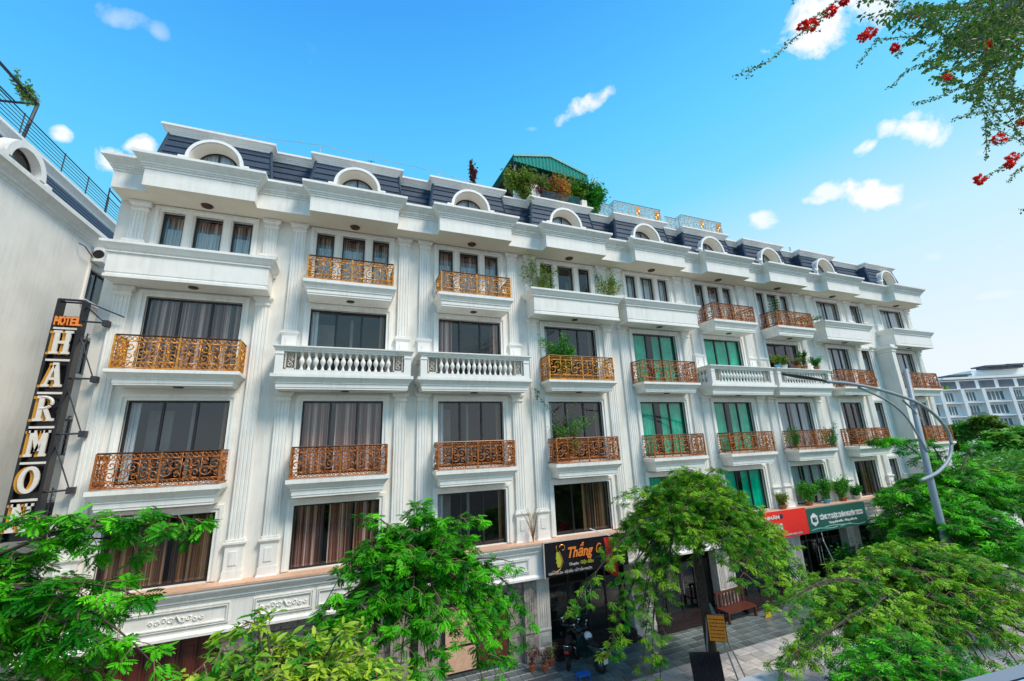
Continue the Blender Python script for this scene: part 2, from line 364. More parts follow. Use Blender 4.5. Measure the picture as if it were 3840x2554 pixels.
for i in range(5):
    mb = MB(); mb.box(-.22, .22, -.17+i*.075, -.13+i*.075, .012, .024); mb.build('bar', MT['bark'], dr)

# ------------------------------------------------------------------ terrace houses
ST = dict(F1=(4.06, 6.01), F2=(6.95, 9.45), F3=(10.40, 12.86), F4=(13.75, 15.98))
def spiral(cx, cz, r0, r1, a0, turns, n=14, w=1):
    return [(cx+(r0+(r1-r0)*i/n)*math.cos(a0+w*turns*2*math.pi*i/n), 0, cz+(r0+(r1-r0)*i/n)*math.sin(a0+w*turns*2*math.pi*i/n)) for i in range(n+1)]
_pan = {}
def panel_mesh(w, h, kind, material):
    key = (round(w, 2), round(h, 2), kind, material.name)
    if key in _pan: return _pan[key]
    b = MB(); t = .017
    lo, hi = h*.17, h*.83
    for z in (lo, hi): b.box(-w/2, w/2, -.014, .014, z-.013, z+.013)
    b.box(-w/2, -w/2+.022, -.014, .014, .0, h)
    # small rings in the two bands
    nb = 4
    for i in range(nb):
        x = -w/2+(i+.5)*w/nb
        for zc, rr in ((lo/2, lo*.36), ((h+hi)/2, lo*.36)):
            b.tube([(x+w/nb*.42*math.cos(a), 0, zc+rr*math.sin(a)) for a in [k*math.pi/4 for k in range(9)]], t*.9, 4, caps=False)
    hh = hi-lo; zc = (lo+hi)/2
    if kind == 0:      # four C-scrolls round a rosette
        for sx in (-1, 1):
            for sz in (-1, 1):
                b.tube(spiral(sx*w*.23, zc+sz*hh*.24, hh*.235, .02, math.pi/2*sz+(.4*sx), 1.35, 13, sx*sz), t, 4, caps=False)
        b.tube([(0, 0, lo), (w*.05, 0, zc-hh*.2), (0, 0, zc), (-w*.05, 0, zc+hh*.2), (0, 0, hi)], t, 4, caps=False)
        b.lathe([(0.001, -.02), (.045, -.015), (.045, .015), (.001, .02)], 0, zc, 8, axis='y')
    else:              # S-scroll with leaves
        b.tube(spiral(-w*.2, zc-hh*.12, hh*.34, .03, math.pi*.5, 1.5, 16), t*1.2, 4, caps=False)
        b.tube(spiral(w*.2, zc+hh*.12, hh*.34, .03, -math.pi*.5, 1.5, 16), t*1.2, 4, caps=False)
        for sx, sz in ((-1, 1), (1, -1)):
            b.tube(spiral(sx*w*.33, zc+sz*hh*.33, hh*.14, .02, 0, 1.1, 9), t, 4, caps=False)
        for a in range(5):
            q = a*1.256; b.add([(0, -.012, zc), (.05*math.cos(q), -.016, zc+.05*math.sin(q)), (.10*math.cos(q+.3), -.012, zc+.10*math.sin(q+.3)), (.05*math.cos(q+.6), -.016, zc+.05*math.sin(q+.6))], [(0, 1, 2, 3)])
    me = b.mesh('scroll_panel', material, True); _pan[key] = me; return me
def iron_railing(parent, hw, p, z0, z1, yb, material, seed=0):
    """wrought railing on three sides; front at y=-p, sides back to y=yb"""
    r = thing_part('railing', parent)
    b = MB(); h = z1-z0
    b.tube([(-hw, yb, z1), (-hw, -p, z1), (hw, -p, z1), (hw, yb, z1)], .028, 6); o = b.build('top_rail', MT['bronze'], parent)
    b = MB(); b.tube([(-hw, yb, z0+.03), (-hw, -p, z0+.03), (hw, -p, z0+.03), (hw, yb, z0+.03)], .02, 4)
    for x in (-hw, 0, hw): b.box(x-.024, x+.024, -p-.024, -p+.024, z0, z1-.01)
    for x in (-hw, hw): b.box(x-.02, x+.02, yb-.04, yb, z0, z1-.01)
    b.build('rail_post_frame', material, parent)
    n = max(2, round(2*hw/.5)); w = 2*hw/n
    for i in range(n):
        o = link('scroll_panel', panel_mesh(w, h-.07, (i+seed) % 2, material), parent, (-hw+(i+.5)*w, -p, z0+.045))
    L_ = yb+p; m_ = max(1, round(L_/.5)); w = L_/m_
    for sx in (-1, 1):
        for i in range(m_):
            o = link('scroll_panel', panel_mesh(w, h-.07, (i+seed) % 2, material), parent, (sx*hw, -p+(i+.5)*w, z0+.045)); o.rotation_euler = (0, 0, math.pi/2)
def thing_part(n, p): return None
BAL_PROF = [(.055, 0), (.06, .06), (.035, .10), (.03, .17), (.055, .22), (.085, .30), (.085, .36), (.06, .42), (.04, .48), (.035, .55), (.06, .60), (.06, .64)]
_bal = None
def balustrade(parent, hw, p, z0, c):
    global _bal
    # bottom rail, end piers, pierced corner blocks, balusters, moulded hand rail
    b = MB(); b.box(-hw, hw, -p-.12, -p+.12, z0, z0+.13); b.box(-hw, -hw+.24, -p+.12, 0, z0, z0+.13); b.box(hw-.24, hw, -p+.12, 0, z0, z0+.13)
    b.build('plinth_rail', MT['molding'], parent)
    zt = z0+.13+.62
    for sx in (-1, 1):
        b = MB(); x = sx*(hw-.12); b.box(x-.12, x+.12, -p-.118, -p+.118, z0+.13, zt); b.box(x-.14, x+.14, -p-.14, -p+.14, zt-.1, zt-.06); b.build('pier', MT['molding'], parent)
        b = MB(); x = sx*(hw-.45)
        b.box(x-.16, x+.16, -p-.05, -p+.05, z0+.13, z0+.2)
        for k in (-1, 0, 1):
            b.tube(spiral(x+k*.02, z0+.32+.15*(k+1), .09, .03, k, 1.2, 9), .02, 4)
        b.box(x-.17, x-.13, -p-.05, -p+.05, z0+.13, zt); b.box(x+.13, x+.17, -p-.05, -p+.05, z0+.13, zt)
        o = b.build('carved_block', MT['marble'], parent)
        for v in o.data.vertices:
            if abs(v.co.y) < .06: v.co.y -= p
    if _bal is None:
        b = MB(); b.lathe(BAL_PROF, 0, 0, 8); _bal = b.mesh('baluster', MT['molding'], True)
    n = 14; span = 2*(hw-.68)
    for i in range(n): link('baluster', _bal, parent, (-span/2+span*(i+.5)/n, -p, z0+.12))
    for sx in (-1, 1):
        for i in range(3): link('baluster', _bal, parent, (sx*(hw-.12), -p+.25+i*.22, z0+.12))
    b = MB(); b.sweep([(-hw+.02, 0), (-hw+.02, -p-.1), (hw-.02, -p-.1), (hw-.02, 0)], [(0, zt), (.0, zt+.04), (.05, zt+.07), (.05, zt+.1), (.12, zt+.15), (.12, zt+.19)], back=0)
    b.build('handrail', MT['molding'], parent)
def slab_part(house, name, hw, p, z0, z1, bigger=.2, lamp=True):
    h = z1-z0; g = bigger
    prof = [(0, z0), (0, z0+.1*h), (.02, z0+.13*h), (.02, z0+.36*h), (.05, z0+.40*h), (.05, z0+.45*h), (.12*g/.2, z0+.62*h), (.16*g/.2, z0+.7*h), (g, z0+.78*h), (g, z1)]
    b = MB(); b.sweep([(-hw, 0), (-hw, -p), (hw, -p), (hw, 0)], prof, back=0.0)
    o = b.build(name, MT['molding'], house)
    if lamp:
        l = MB(); l.lathe([(.09, z0-.035), (.13, z0-.03), (.15, z0-.003)], 0, -p*.55, 12); l.build('soffit_lamp', MT['bronze'], o)
    return o
def pilaster(house, x, z0, z1, w=.42, flute=True, pedestal=None):
    """stack: pedestal, base, fluted shaft, capital. One mesh per pilaster."""
    b = MB(); d = .10; z = z0
    def blk(hw, dep, za, zb): b.box(x-hw, x+hw, -dep, .0, za, zb)
    def mold(hw, dep, za, zb, o=.05):
        b.sweep([(x-hw, 0), (x-hw, -dep), (x+hw, -dep), (x+hw, 0)], [(0, za), (o*.5, za+(zb-za)*.3), (o, za+(zb-za)*.6), (o, zb)], back=0.0)
    if pedestal:
        mold(w/2+.09, .18, z, z+.08, -.02); blk(w/2+.05, .16, z+.08, z+.26); blk(w/2+.03, .14, z+.262, pedestal-.14)
        b.box(x-w/4, x+w/4, -.165, -.12, z+.42, pedestal-.26)
        mold(w/2+.03, .14, pedestal-.14, pedestal, .06); z = pedestal
    mold(w/2+.03, .10, z, z+.07, .02); z += .07
    zc = z1-.34
    # shaft in plan with four flutes
    n = 4; pts = [(-w/2, 0), (-w/2, -d)]; g = .045; st = w/(n)
    for i in range(n):
        cx = -w/2+st*(i+.5); pts += [(cx-g/2, -d), (cx-g/2+.008, -d+.024), (cx+g/2-.008, -d+.024), (cx+g/2, -d)]
    pts += [(w/2, -d), (w/2, 0)]
    b.sweep([(x+px, py) for px, py in pts], [(0, z), (0, zc)], cap_lo=False, cap_hi=False)
    mold(w/2, .105, zc, zc+.09, .035); blk(w/2+.005, .11, zc+.09, zc+.17); mold(w/2+.005, .11, zc+.17, zc+.28, .075); blk(w/2+.10, .20, zc+.28, z1)
    return b.build('pilaster', MT['molding'], house)
def curtain_mesh(b, x0, x1, z0, z1, y, amp=.035, wl=.11, mi=0):
    n = max(6, int((x1-x0)/wl*4)); vs = []
    for i in range(n+1):
        x = x0+(x1-x0)*i/n; yy = y+amp*math.sin((x-x0)/wl*2*math.pi)+amp*.5*math.sin((x-x0)/wl*2.3+1)
        vs += [(x, yy, z0), (x, yy, z1)]
    b.add(vs, [(2*i, 2*i+2, 2*i+3, 2*i+1) for i in range(n)], mi)
def window(house, x0, x1, z0, z1, panes, style, surround=True, fr=.055, deep=.14, seed=0):
    b = MB()
    if surround:
        for (g0, g1, pr) in ((.0, .10, .045), (.10, .20, .085)):
            a0, a1, t1 = x0-g1, x1+g1, z1+g1
            b.box(a0, x0-g0, -pr, 0.05, z0, t1); b.box(x1+g0, a1, -pr, 0.05, z0, t1); b.box(x0-g0, x1+g0, -pr, 0.05, z1+g0, t1)
    else:
        b.box(x0-.05, x1+.05, -.03, .05, z1, z1+.05)
    w = b.build('window', MT['molding'], house)
    b = MB(); y0, y1 = deep-.03, deep+.03
    b.box(x0, x1, y0, y1, z0, z0+fr); b.box(x0, x1, y0, y1, z1-fr, z1); b.box(x0, x0+fr, y0, y1, z0+fr, z1-fr); b.box(x1-fr, x1, y0, y1, z0+fr, z1-fr)
    xs = [x0+fr]+[x0+(x1-x0)*i/panes for i in range(1, panes)]+[x1-fr]
    for x in xs[1:-1]: b.box(x-.035, x+.035, y0-.01, y1, z0+fr, z1-fr)
    b.build('frame', MT['frame'], w)
    gm = MT['teal'] if style.startswith('teal') else MT['glass']
    for i in range(panes):
        a, c = xs[i]+(.035 if i else 0), xs[i+1]-(.035 if i < panes-1 else 0)
        q = MB(); q.quad((a, deep, z0+fr), (c, deep, z0+fr), (c, deep, z1-fr), (a, deep, z1-fr)); q.build('pane', gm, w)
    yc = deep+.16; r = random.Random(seed)
    def cur(a, c, zb, zt, m_, nm='curtain', wl=.12):
        q = MB(); curtain_mesh(q, a, c, zb, zt, yc, .03, wl); q.build(nm, m_, w)
    wd = x1-x0
    if style == 'striped':
        if wd > 1.5: cur(x0+.02, x0+wd*.33, z0, z1, MT['curtain']); cur(x0+wd*.40, x0+wd*.66, z0, z1, MT['curtain']); cur(x0+wd*.70, x1-.02, z0, z1, MT['curtain'])
    elif style == 'full': cur(x0+.02, x1-.02, z0, z1, MT['curtain'])
    elif style == 'amber': cur(x0+.02, x0+wd*.55, z0, z1, MT['curtain2']); cur(x0+wd*.60, x1-.02, z0, z1, MT['curtain2'])
    elif style == 'sides': cur(x0+.02, x0+wd*.24, z0, z1, MT['curtain']); cur(x1-wd*.14, x1-.02, z0, z1, MT['curtain'])
    elif style == 'sheer': cur(x0+.04, x1-.04, z0, z1-r.uniform(.45, .6), MT['sheer'], wl=.1); yc += .08; cur(x0+.02, x1-.02, z0, z1, MT['curtain'], 'back_curtain')
    elif style == 'sheerfull': cur(x0+.04, x0+wd*.45, z0, z1, MT['sheer'], wl=.1); cur(x0+wd*.55, x1-.04, z0, z1, MT['sheer'], wl=.1)
    elif style == 'teal': yc = deep+.12; cur(x0+.03, x0+wd*.36, z0, z1, MT['tealback'], wl=.2); cur(x0+wd*.52, x1-.03, z0, z1, MT['tealback'], wl=.25)
    elif style == 'tealfull': yc = deep+.12; cur(x0+.03, x1-.03, z0, z1, MT['tealback'], wl=.3)
    elif style == 'tealdark': yc = deep+.12; cur(x0+.03, x0+wd*.2, z0, z1, MT['tealback'])
    elif style == 'room':
        q = MB(); q.box(x0+wd*.05, x0+wd*.3, deep+1.2, deep+1.3, z0, z1-.2); q.box(x0+wd*.52, x0+wd*.56, deep+.9, deep+.95, z0, z1); q.build('room_divider', MT['roomlight'], w)
        cur(x0+.02, x0+wd*.10, z0, z1, MT['sheer'], wl=.09); cur(x1-wd*.08, x1-.02, z0, z1, MT['curtain2'])
    elif style == 'lace': cur(x0+wd*.55, x1-.02, z0, z1, MT['curtain2'])
    return w
def house(i, c, x0, x1, typ, styles, label, f4='triple', win=(-1.35, 1.35), extra=None, leftend=False, rightend=False, roofbits=None):
    """x0,x1 absolute party-wall lines; c = axis of the bay."""
    hs = thing('townhouse', label, 'townhouse', (c, YW, 0), 'white townhouses in the long terrace')
    a, e = x0-c, x1-c
    ops = []; wins = []
    for fl in ('F1', 'F2', 'F3'):
        z0, z1 = ST[fl]; ops.append((win[0], win[1], z0, z1)); wins.append((fl, win[0], win[1], z0, z1, 3, True))
        if extra: ops.append((extra[0], extra[1], z0, z1)); wins.append((fl+'x', extra[0], extra[1], z0, z1, 1, True))
    z0, z1 = ST['F4']
    if f4 == 'triple': f4w = [(-1.35, -.72), (-.42, .42), (.72, 1.35)]
    elif f4 == 'single': f4w = [(win[0]-.1, win[1]+.05)]
    else: f4w = f4
    for k, (u, v) in enumerate(f4w): ops.append((u, v, z0, z1)); wins.append(('F4', u, v, z0, z1, 1 if v-u < 1.2 else 2, False if f4 == 'triple' else True))
    if extra: ops.append((extra[0]-.05, extra[1]+.1, z0, z1)); wins.append(('F4x', extra[0]-.05, extra[1]+.1, z0, z1, 1, True))
    # wall with real openings
    b = MB(); xs = sorted({a, e}|{q for o in ops for q in o[:2]}); zs = sorted({2.8, 17.3}|{q for o in ops for q in o[2:]})
    for ix in range(len(xs)-1):
        for iz in range(len(zs)-1):
            mx, mz = (xs[ix]+xs[ix+1])/2, (zs[iz]+zs[iz+1])/2
            if any(o[0] < mx < o[1] and o[2] < mz < o[3] for o in ops): continue
            b.quad((xs[ix], 0, zs[iz]), (xs[ix+1], 0, zs[iz]), (xs[ix+1], 0, zs[iz+1]), (xs[ix], 0, zs[iz+1]))
    for (u, v, p, q) in ops:
        D_ = .3
        b.quad((u, 0, p), (u, D_, p), (u, D_, q), (u, 0, q)); b.quad((v, 0, p), (v, D_, p), (v, D_, q), (v, 0, q)); b.quad((u, 0, q), (v, 0, q), (v, D_, q), (u, D_, q)); b.quad((u, 0, p), (v, 0, p), (v, D_, p), (u, D_, p))
    if leftend: b.box(a-.02, a, 0, 9, 0, 17.3)
    if rightend: b.box(e, e+.02, 0, 9, 0, 17.3)
    b.build('wall', MT['plaster'], hs)
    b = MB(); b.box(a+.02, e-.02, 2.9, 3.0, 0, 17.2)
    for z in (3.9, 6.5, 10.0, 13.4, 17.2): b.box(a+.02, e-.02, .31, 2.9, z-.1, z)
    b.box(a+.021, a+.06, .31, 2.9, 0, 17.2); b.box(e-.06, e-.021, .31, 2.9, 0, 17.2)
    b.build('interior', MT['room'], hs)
    if f4 == 'triple':       # shared moulded frame and mullion piers round the three top windows
        b = MB()
        for (g0, g1, pr) in ((.03, .10, .035), (.10, .2, .07)):
            b.box(-1.35-g1, -1.35-g0, -pr, .02, 13.8, z1+g1); b.box(1.35+g0, 1.35+g1, -pr, .02, 13.8, z1+g1); b.box(-1.35-g0, 1.35+g0, -pr, .02, z1+g0, z1+g1)
        for x in (-.57, .57): b.box(x-.10, x+.10, -.03, .02, 13.8, z1+.03)
        b.build('window_surround', MT['molding'], hs)
    for k, (fl, u, v, p, q, pn, sur) in enumerate(wins): window(hs, u, v, p, q, pn, styles.get(fl, 'room'), sur, seed=i*10+k)
    # pilasters
    px = [s_ for s_ in (-1.95, 1.97)]
    if typ == 'A':
        stacks = [(4.03, 13.12, 5.1), (13.9, 16.2, 14.75)]
    else:
        stacks = [(4.03, 9.74, 5.1), (10.9, 16.2, 11.9)]
    for s in px:
        for (p, q, pd) in stacks: pilaster(hs, s, p, q, pedestal=pd)
    if extra:
        for (p, q, pd) in stacks: pilaster(hs, extra[1]+.35, p, q, w=.3, pedestal=pd)
    # second-floor balcony
    g = MT['gold_dim']
    o = slab_part(hs, 'balcony', 1.38, .66, 6.30, 6.86, .2); iron_railing(o, 1.48, .80, 6.88, 7.86, 0, MT['gold_dim'], i)
    if typ == 'A':
        o = slab_part(hs, 'balcony', 1.50, .72, 9.83, 10.28, .2); iron_railing(o, 1.60, .82, 10.30, 11.33, 0, MT['gold'] if i < 4 else MT['gold_dim'], i)
        hw = 2.2
        b = MB(); b.sweep([(-hw, 0), (-hw, -.9), (hw, -.9), (hw, 0)], [(0, 13.13), (.0, 13.22), (-.04, 13.24), (-.04, 13.28), (-.02, 13.3), (-.02, 13.92), (.03, 13.94), (.03, 13.99), (.06, 14.02), (.13, 14.14), (.17, 14.2), (.17, 14.28)], back=0)
        o = b.build('parapet', MT['molding'], hs)
        l = MB(); l.lathe([(.09, 13.09), (.14, 13.1), (.15, 13.127)], 0, -.5, 12); l.build('soffit_lamp', MT['bronze'], o)
    else:
        o = slab_part(hs, 'balcony', 2.12, .82, 9.75, 10.25, .18); balustrade(o, 2.2, .86, 10.25, c)
        o = slab_part(hs, 'balcony', 1.42, .98, 13.08, 13.62, .16); iron_railing(o, 1.46, 1.08, 13.64, 14.52, 0, MT['gold'] if i < 4 else MT['gold_dim'], i)
    # main cornice with projecting bay
    yr, yb, hb = -.80, -1.22, 1.57
    path = [(a, yr), (-hb, yr), (-hb, yb), (hb, yb), (hb, yr), (e, yr)]
    if leftend: path = [(a-.02, 3.0)]+[(a+.2-.02, 3.0)][:0]+path
    if rightend: path = path+[(e, 3.0)]
    if leftend: path[0] = (a, 3.0)
    prof = [(0, 16.22), (0, 16.80), (.03, 16.82), (.03, 16.88), (.07, 16.90), (.07, 16.94), (.11, 16.96), (.11, 17.01), (.15, 17.05), (.22, 17.12), (.27, 17.18), (.29, 17.2), (.29, 17.29)]
    b = MB(); b.sweep(path, prof, back=.6); b.build('main_cornice', MT['molding'], hs)
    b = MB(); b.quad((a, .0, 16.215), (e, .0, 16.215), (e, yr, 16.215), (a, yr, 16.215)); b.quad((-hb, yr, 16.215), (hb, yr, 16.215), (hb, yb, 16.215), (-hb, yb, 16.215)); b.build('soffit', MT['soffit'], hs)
    b = MB(); b.lathe([(.12, 16.15), (.17, 16.17), (.19, 16.21)], 0, -.45, 12); b.build('soffit_lamp', MT['bronze'], hs)
    # mansard: boards laid one over another, bay in front of the recessed stretches
    mr = MB(); zb, zt = 17.15, 19.16
    def sect(b, xl0, xl1, xr0, xr1, yb_, yt_, za, zc, lf, off=0.0):
        t0, t1 = (za-zb)/(zt-zb), (zc-zb)/(zt-zb)
        f = lambda p, q, t: p+(q-p)*t
        A = (f(xl0, xl1, t0), f(yb_, yt_, t0)-off, za); B = (f(xr0, xr1, t0), f(yb_, yt_, t0)-off, za); C_ = (f(xr0, xr1, t1), f(yb_, yt_, t1)-off*.3, zc); D_ = (f(xl0, xl1, t1), f(yb_, yt_, t1)-off*.3, zc)
        return A, B, C_, D_
    A, B, C_, D_ = sect(mr, -1.85, -1.6, 1.85, 1.6, -.3, .05, zb, zt, 0)
    mr.add([A, B, C_, D_, (A[0], 1.2, A[2]), (B[0], 1.2, B[2]), (C_[0], 1.2, C_[2]), (D_[0], 1.2, D_[2])], [(1, 5, 6, 2), (4, 0, 3, 7), (3, 2, 6, 7)])
    mr.quad((a if not leftend else -1.6, .15, zb), (e if not rightend else 1.6, .15, zb), (e if not rightend else 1.6, .5, zt), (a if not leftend else -1.6, .5, zt))
    roof = mr.build('mansard_roof', MT['slate'], hs)
    nrow = 7; dz = (zt-zb)/nrow
    for k in range(nrow):
        za, zc = zb+k*dz, zb+(k+1)*dz+.02
        for (xl0, xl1, xr0, xr1, y0_, y1_, bay) in ((-1.86, -1.61, 1.86, 1.61, -.3, .05, 1), (a, a, -1.7, -1.6, .15, .5, 0), (1.7, 1.6, e, e, .15, .5, 0)):
            if (leftend and xr1 == -1.6) or (rightend and xl1 == 1.6): continue
            A, B, C_, D_ = sect(None, xl0, xl1, xr0, xr1, y0_, y1_, za, zc, 0, .06)
            if not bay:
                q = MB(); q.add([A, B, C_, D_], [(0, 1, 2, 3)]); q.quad((A[0], A[1], A[2]), (B[0], B[1], B[2]), (B[0], B[1]+.06, B[2]), (A[0], A[1]+.06, A[2])); q.build('roof_board', MT['slate'], roof); continue
            chord = lambda z: .81 if z < 18.02 else math.sqrt(max(0, .81**2-(z-18.02)**2))
            for s_ in (-1, 1):
                q = MB(); P_, Q_ = (A, D_) if s_ < 0 else (B, C_); vs = []
                for k2 in range(5):
                    u = k2/4; z = za+(zc-za)*u; yy = A[1]+(D_[1]-A[1])*u; vs += [(P_[0]+(Q_[0]-P_[0])*u, yy, z), (s_*chord(z), yy, z)]
                q.add(vs, [(2*k2, 2*k2+1, 2*k2+3, 2*k2+2) for k2 in range(4)]); q.quad(vs[0], vs[1], (vs[1][0], vs[1][1]+.06, za), (vs[0][0], vs[0][1]+.06, za))
                q.add([(P_[0]+s_*.04, P_[1], P_[2]), (P_[0]+s_*.04, P_[1]+.9, P_[2]), (Q_[0]+s_*.01, Q_[1]+.6, Q_[2]), (Q_[0]+s_*.01, Q_[1], Q_[2])], [(0, 1, 2, 3)])
                q.build('roof_board', MT['slate'], roof)
            continue
    for s_ in (-1, 1):
        q = MB(); q.tube([(s_*1.87, -.33, zb), (s_*1.61, .03, zt)], .07, 4); q.build('hip_board', MT['slate'], roof)
    # dormer
    b = MB(); R1, R2, zc = .84, .77, 18.02; n = 20; yf, yk = -.42, .62
    arc = [(math.cos(math.pi*k/n), math.sin(math.pi*k/n)) for k in range(n+1)]
    outer = [(R1, 17.2)]+[(R1*u, zc+R1*v) for u, v in arc]+[(-R1, 17.2)]; inner = [(R2, 17.2)]+[(R2*u, zc+R2*v) for u, v in arc]+[(-R2, 17.2)]
    m_ = len(outer)
    vs = [(x, yf, z) for x, z in outer]+[(x, yf, z) for x, z in inner]+[(x, yk, z) for x, z in outer]+[(x*.86, .04, 18.02+(z-18.02)*.86) for x, z in inner]
    fs = []
    for k in range(m_-1):
        fs += [(k, k+1, m_+k+1, m_+k), (k, k+1, 2*m_+k+1, 2*m_+k)]
    b.add(vs, fs); b.add(vs, [(m_+k, m_+k+1, 3*m_+k+1, 3*m_+k) for k in range(m_-1)], 1)  # arch lining painted tan, the way the light makes it look
    # raised hood with feet
    R3 = R1+.05; vs = []
    for (rr, yy) in ((R1-.06, yf-.05), (R3, yf-.05), (R3, yf+.1)):
        vs += [(rr*u, yy, zc+rr*v) for u, v in arc]
    k1 = n+1; b.add(vs, [(k+j*k1, k+1+j*k1, k+1+(j+1)*k1, k+(j+1)*k1) for k in range(n) for j in range(2)])
    for s_ in (-1, 1): b.box(min(s_*.80, s_*1.08), max(s_*.80, s_*1.08), yf-.06, yf+.2, zc-.07, zc+.02)
    do = b.build('dormer', [MT['molding'], MT['soffit']], hs)
    R2 *= .86
    b = MB(); vs = []
    for rr in (R2-.0, R2-.07): vs += [(rr*u, .02, zc+rr*v) for u, v in arc]
    b.add(vs, [(k, k+1, k+1+k1, k+k1) for k in range(n)]); b.box(-R2, R2, .0, .035, 17.55, 17.62); b.box(-.03, .03, .0, .035, 17.6, zc+R2-.05); b.build('frame', MT['frame'], do)
    b = MB(); b.add([(R2*u, .03, zc+R2*v) for u, v in arc]+[(-R2, .03, 17.3), (R2, .03, 17.3)], [tuple(range(n+3))]); b.build('pane', MT['glass'], do)
    b = MB(); curtain_mesh(b, -R2, R2, 17.3, zc+R2, .14, .02, .1); b.build('curtain', MT['sheer'], do)
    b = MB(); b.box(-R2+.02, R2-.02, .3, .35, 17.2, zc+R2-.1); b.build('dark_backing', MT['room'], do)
    # roof-edge cornice
    yr, yb, hb = .42, -.03, 1.6
    path = [(a, yr), (-hb, yr), (-hb, yb), (hb, yb), (hb, yr), (e, yr)]
    if leftend: path = [(-hb, 3.0)]+path[2:]
    if rightend: path = path[:4]+[(hb, 3.0)]
    b = MB(); b.sweep(path, [(0, 19.10), (0, 19.15), (.04, 19.17), (.04, 19.20), (.08, 19.22), (.09, 19.25), (.16, 19.32), (.21, 19.34), (.21, 19.42)], back=3.0); b.build('roof_cornice', MT['molding'], hs)
    # first-floor ledge over the shops
    if not rightend or True:
        prof = [(.30, 2.76), (.44, 2.76), (.44, 2.83), (.40, 2.86), (.37, 2.90), (.37, 3.60), (.40, 3.62), (.40, 3.66), (.44, 3.68), (.44, 3.72), (.50, 3.80), (.55, 3.86), (.57, 3.9), (.57, 3.965)]
        le = e if x1 < 33 else 33.4-c
        b = MB(); b.sweep([(a, 0), (le, 0)], prof, cap_lo=True, cap_hi=True, back=.0, ends=True); lo = b.build('shop_fascia', MT['molding'], hs)
        b = MB(); b.box(a, le, -.60, .0, 3.97, 4.03); b.build('stone_sill', MT['stone'], lo)
        if i in (0, 1, 2, 7, 8):
            for (u, v) in ((a+.25, -.55), (-.45, e-.35)) if i < 3 else ((-1.6, .2),):
                b = MB(); y0 = -.395; 
                for (g, pr) in ((0, .0), (.05, -.012)):
                    b.box(u+g, v-g, y0-.012+pr, y0+.03, 3.0+g, 3.03+g); b.box(u+g, v-g, y0-.012+pr, y0+.03, 3.5-g, 3.53-g); b.box(u+g, u+g+.03, y0-.012+pr, y0+.03, 3.03+g, 3.5-g); b.box(v-g-.03, v-g, y0-.012+pr, y0+.03, 3.03+g, 3.5-g)
                b.build('fascia_panel', MT['molding'], lo)
                b = MB(); xc = (u+v)/2
                for s_ in (-1, 1):
                    for k in range(4):
                        sp = spiral(xc+s_*(.14+.15*k), 3.25+.03*math.sin(k*2), .09-.012*k, .015, math.pi*(k % 2), 1.2, 9, s_*(1 if k % 2 else -1)); b.tube([(x, y0+.01, z) for x, _, z in sp], .018, 5)
                b.tube([(xc-.09, y0+.01, 3.2), (xc, y0-.01, 3.36), (xc+.09, y0+.01, 3.2)], .03, 5)
                b.build('carved_relief', MT['molding'], lo)
    return hs
specs = [
 (-4.94, -7.45, -2.5, 'A', dict(F1='amber', F2='room', F3='full', F4='sheer'), 'nearest white townhouse at the left end, behind the vertical letter sign', dict(leftend=True)),
 (-.08, -2.5, 2.3, 'B', dict(F1='striped', F2='striped', F3='room', F4='sheer'), 'white townhouse with the first stone balustrade and bright gold top railing, second from left', {}),
 (4.68, 2.3, 7.1, 'B', dict(F1='room', F2='room', F3='sides', F4='sheer'), 'white townhouse beside the one with the roof garden, red cordyline on its roof edge', {}),
 (9.49, 7.1, 11.9, 'A', dict(F1='lace', F2='room', F3='room', F4='room'), 'white townhouse with the green-roofed roof garden and the black shop sign', {}),
 (14.34, 11.9, 16.65, 'A', dict(F1='teal', F2='teal', F3='teal', F4='sheerfull'), 'white townhouse with teal windows between solid parapet and wrought railings', {}),
 (18.97, 16.65, 21.35, 'B', dict(F1='teal', F2='teal', F3='tealfull', F4='sheer'), 'white townhouse with teal windows behind a stone balustrade, over the red banner', {}),
 (23.72, 21.35, 26.15, 'B', dict(F1='sheerfull', F2='sheerfull', F3='room', F4='sheerfull'), 'white townhouse with potted plants on its balustrade, over the green banner', {}),
 (28.8, 26.15, 32.6, 'A', dict(F1='lace', F2='room', F3='sheerfull', F4='sheerfull', F1x='sheer', F2x='sheer', F3x='sheer', F4x='sheer'), 'white townhouse with a narrow side window next to every large one', dict(f4='single', win=(-1.0, 1.0), extra=(2.35, 3.2))),
 (35.75, 32.6, 37.9, 'A', dict(F1='room', F2='room', F3='sheerfull', F4='sheerfull'), 'farthest white townhouse at the right end of the terrace behind the street lamp', dict(f4='single', win=(-1.2, 1.2), rightend=True)),
]
HS = []
for i, (c, x0, x1, typ, stl, lab, kw) in enumerate(specs): HS.append(house(i, c, x0, x1, typ, stl, lab, **kw))
# projecting pier of the last house
b = MB(); b.box(-3.12, -2.72, -.95, 0, 0, 12.75); b.sweep([(-3.12, 0), (-3.12, -.95), (-2.72, -.95), (-2.72, 0)], [(0, 12.6), (.04, 12.66), (.04, 12.74), (.12, 12.86), (.12, 12.96), (.04, 13.0), (.04, 13.12)], back=0.0)
b.build('corner_pier', MT['plaster'], HS[8])
